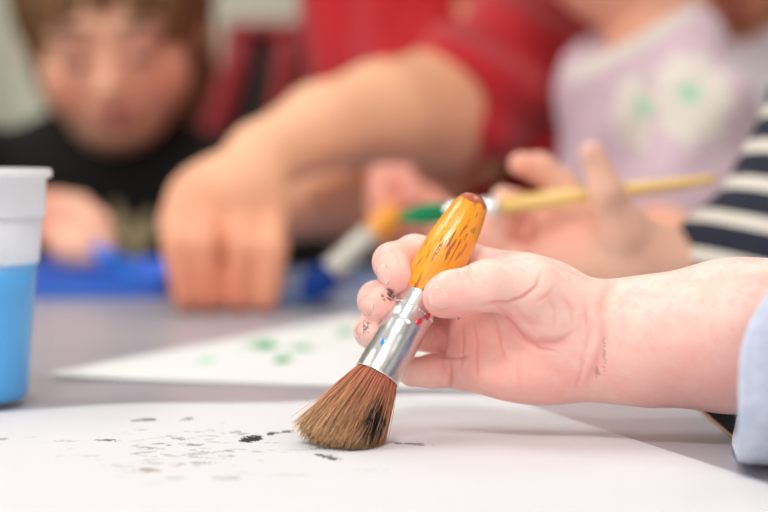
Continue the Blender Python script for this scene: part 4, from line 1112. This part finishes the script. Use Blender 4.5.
# ================================================================== CHILD IN WHITE BEHIND
wc = empty('person', (0.42, 1.93, FLOOR)); tag(wc, 'child in a white shirt behind the lilac child, only chin and collar in view', 'person')
wf = Field((0.22, 1.68, -0.02), (0.64, 2.12, 0.50), 0.004)
Rh = frame((-.55, -1, -.35), (-.1, -.3, 1)); hc = P(758, -58, 1.88); add_head(wf, hc, Rh, .100, hc+np.array([.02, .05, -.13]), .01)
V, Q = wf.mesh(); mesh_obj('body', V, Q, M['skin_far'], wc, cols=flatc(V, lin(226, 160, 122))); face_parts(wc, hc, Rh, .100)
wt = Field((0.20, 1.68, -0.24), (0.68, 2.18, 0.30), 0.005)
b0 = hc+np.array([.03, .02, -.13]); wt.cap(b0+[0, 0, -.25], b0+[0, 0, -.03], .11, .09, .03, flat=((0, 1, 0), .75)); wt.cap(b0+[-.09, 0, -.035], b0+[.09, 0, -.035], .045, .045, .04)
wt.ell(b0+[0, -.01, .035], (.055, .055, .04), None, .03)
wt.plane((0, 0, -.11), (0, 0, -1))
V, Q = wt.mesh(); mesh_obj('shirt', V, Q, M['white_cloth'], wc)
pf = Field((0.22, 1.70, FLOOR-.01), (0.66, 2.15, -0.05), 0.008); pf.cap((b0[0], b0[1], -.2), (b0[0], b0[1], -.10), .10, .11, .02, flat=((0, 1, 0), .75)); pf.plane((0, 0, -.105), (0, 0, 1))
legs(pf, (b0[0], b0[1], -.22), (.05, 0, 0), FLOOR, .055, fwd=(0, -1, 0)); V, Q = pf.mesh(); mesh_obj('trousers', V, Q, M['navy_pants'], wc)

# ================================================================== RED CHAIR AND BACKGROUND
ch = empty('chair', (-0.14, 2.30, FLOOR)); tag(ch, 'red slatted chair with black back panel, standing behind the table', 'chair')
dC = 2.25
def slat(pts, w, name='slat'):
    Vs = []; n = len(pts)
    for p in pts:
        for dx, dy in ((-w, -.008), (w, -.008), (w, .008), (-w, .008)): Vs.append(np.asarray(p)+[dx, dy, 0])
    Fs = []
    for i in range(n-1):
        for k in range(4): Fs.append((i*4+k, i*4+(k+1) % 4, (i+1)*4+(k+1) % 4, (i+1)*4+k))
    Fs += [(3, 2, 1, 0), (n*4-4, n*4-3, n*4-2, n*4-1)]
    o = mesh_obj(name, np.array(Vs), np.array(Fs), M['red_plastic'], ch); fix_normals(o); return o
def curve(x_t, x_b, yt=26, yb=330):
    return [P(x_t+(x_b-x_t)*(t**1.6), yt+(yb-yt)*t, dC) for t in np.linspace(0, 1, 9)]
slat(curve(240, 95), .017); slat(curve(288, 232), .0145); slat(curve(318, 300), .014)
V, Fc = box(P(225, 30, dC)-[0, .012, 0], P(330, 20, dC)+[0, .012, 0]); V[:, 2] = np.where(V[:, 2] > P(0, 25, dC)[2], P(0, 22, dC)[2], P(0, 34, dC)[2]); bevel(mesh_obj('top_rail', V, Fc, M['red_plastic'], ch, smooth=False), .004)
Vq = [P(240, 28, dC+.02), P(332, 28, dC+.02), P(325, 330, dC+.02), P(120, 330, dC+.02), P(175, 150, dC+.02), P(222, 60, dC+.02)]
Vq = np.array(Vq+[v+np.array([0, .012, 0]) for v in Vq]); nq = 6
o = mesh_obj('back_panel', Vq, [tuple(range(nq))[::-1], tuple(range(nq, 2*nq))]+[(i, (i+1) % nq, nq+(i+1) % nq, nq+i) for i in range(nq)], M['black_plastic'], ch, smooth=False); fix_normals(o)
sx0, sx1 = P(120, 0, dC)[0], P(330, 0, dC)[0]; zs_ = P(0, 330, dC)[2]
V, Fc = box((sx0-.02, 2.0, zs_-.03), (sx1+.02, dC+.04, zs_)); bevel(mesh_obj('seat', V, Fc, M['red_plastic'], ch, smooth=False), .01)
for a_ in (sx0+.01, sx1-.01):
    for b_ in (2.03, dC+.01):
        V, Fc = tube([(a_, b_, zs_-.028), (a_, b_, FLOOR)], [.014, .012], 12); mesh_obj('leg', V, Fc, M['dark_metal'], ch)
# low cream cupboard between child and chair, against the back wall
cb = empty('cupboard', (-0.5, 3.3, FLOOR)); tag(cb, 'low cream cupboard against the back wall behind the black-shirted child', 'cupboard')
zt_ = P(0, 62, 3.2)[2]; xa, xb = P(20, 0, 3.2)[0], P(250, 0, 3.2)[0]
V, Fc = box((xa, 3.2, FLOOR), (xb, 3.55, zt_)); bevel(mesh_obj('cabinet_body', V, Fc, M['cream'], cb, smooth=False), .004)
xm = (xa+xb)/2
for a_, b_, hx in ((xa+.005, xm-.003, xm-.03), (xm+.003, xb-.005, xm+.03)):
    V, Fc = box((a_, 3.182, FLOOR+.06), (b_, 3.1995, zt_-.01)); dr_ = mesh_obj('door', V, Fc, M['cream'], cb, smooth=False)
    V, Fc = tube([(hx, 3.165, .05), (hx, 3.165, .15)], [.005, .005], 10); V2, F2 = box((hx-.004, 3.165, .055), (hx+.004, 3.182, .063)); V3, F3 = box((hx-.004, 3.165, .137), (hx+.004, 3.182, .145))
    V, Fc = merge([(V, Fc), (V2, F2), (V3, F3)]); h_ = mesh_obj('handle', V-np.array(cb.location), Fc, M['steel2'], dr_, origin=1)

# ================================================================== CAMERA / WORLD / VIEW
cam = bpy.data.cameras.new('camera'); co = bpy.data.objects.new('camera', cam); COL.objects.link(co)
cam.lens = 85; cam.sensor_width = 36; cam.clip_start = .02; cam.clip_end = 30
co.location = tuple(CAM); co.rotation_euler = (PI/2-TH, 0, 0)
cam.dof.use_dof = True; cam.dof.focus_distance = 0.647; cam.dof.aperture_fstop = 5.3
scene.camera = co
w = bpy.data.worlds.new('world'); scene.world = w; w.use_nodes = True
w.node_tree.nodes['Background'].inputs[0].default_value = (1, .98, .95, 1); w.node_tree.nodes['Background'].inputs[1].default_value = 4.2
for o in bpy.data.objects:
    if '_local' in o: del o['_local']
vs = scene.view_settings; vs.view_transform = 'Standard'; vs.look = 'None'; vs.gamma = 1.0; vs.use_curve_mapping = False; vs.exposure = -0.78
scene.display_settings.display_device = 'sRGB'
scene.cycles.use_denoising = True
scene.cycles.max_bounces = 8; scene.cycles.diffuse_bounces = 4; scene.cycles.transparent_max_bounces = 12
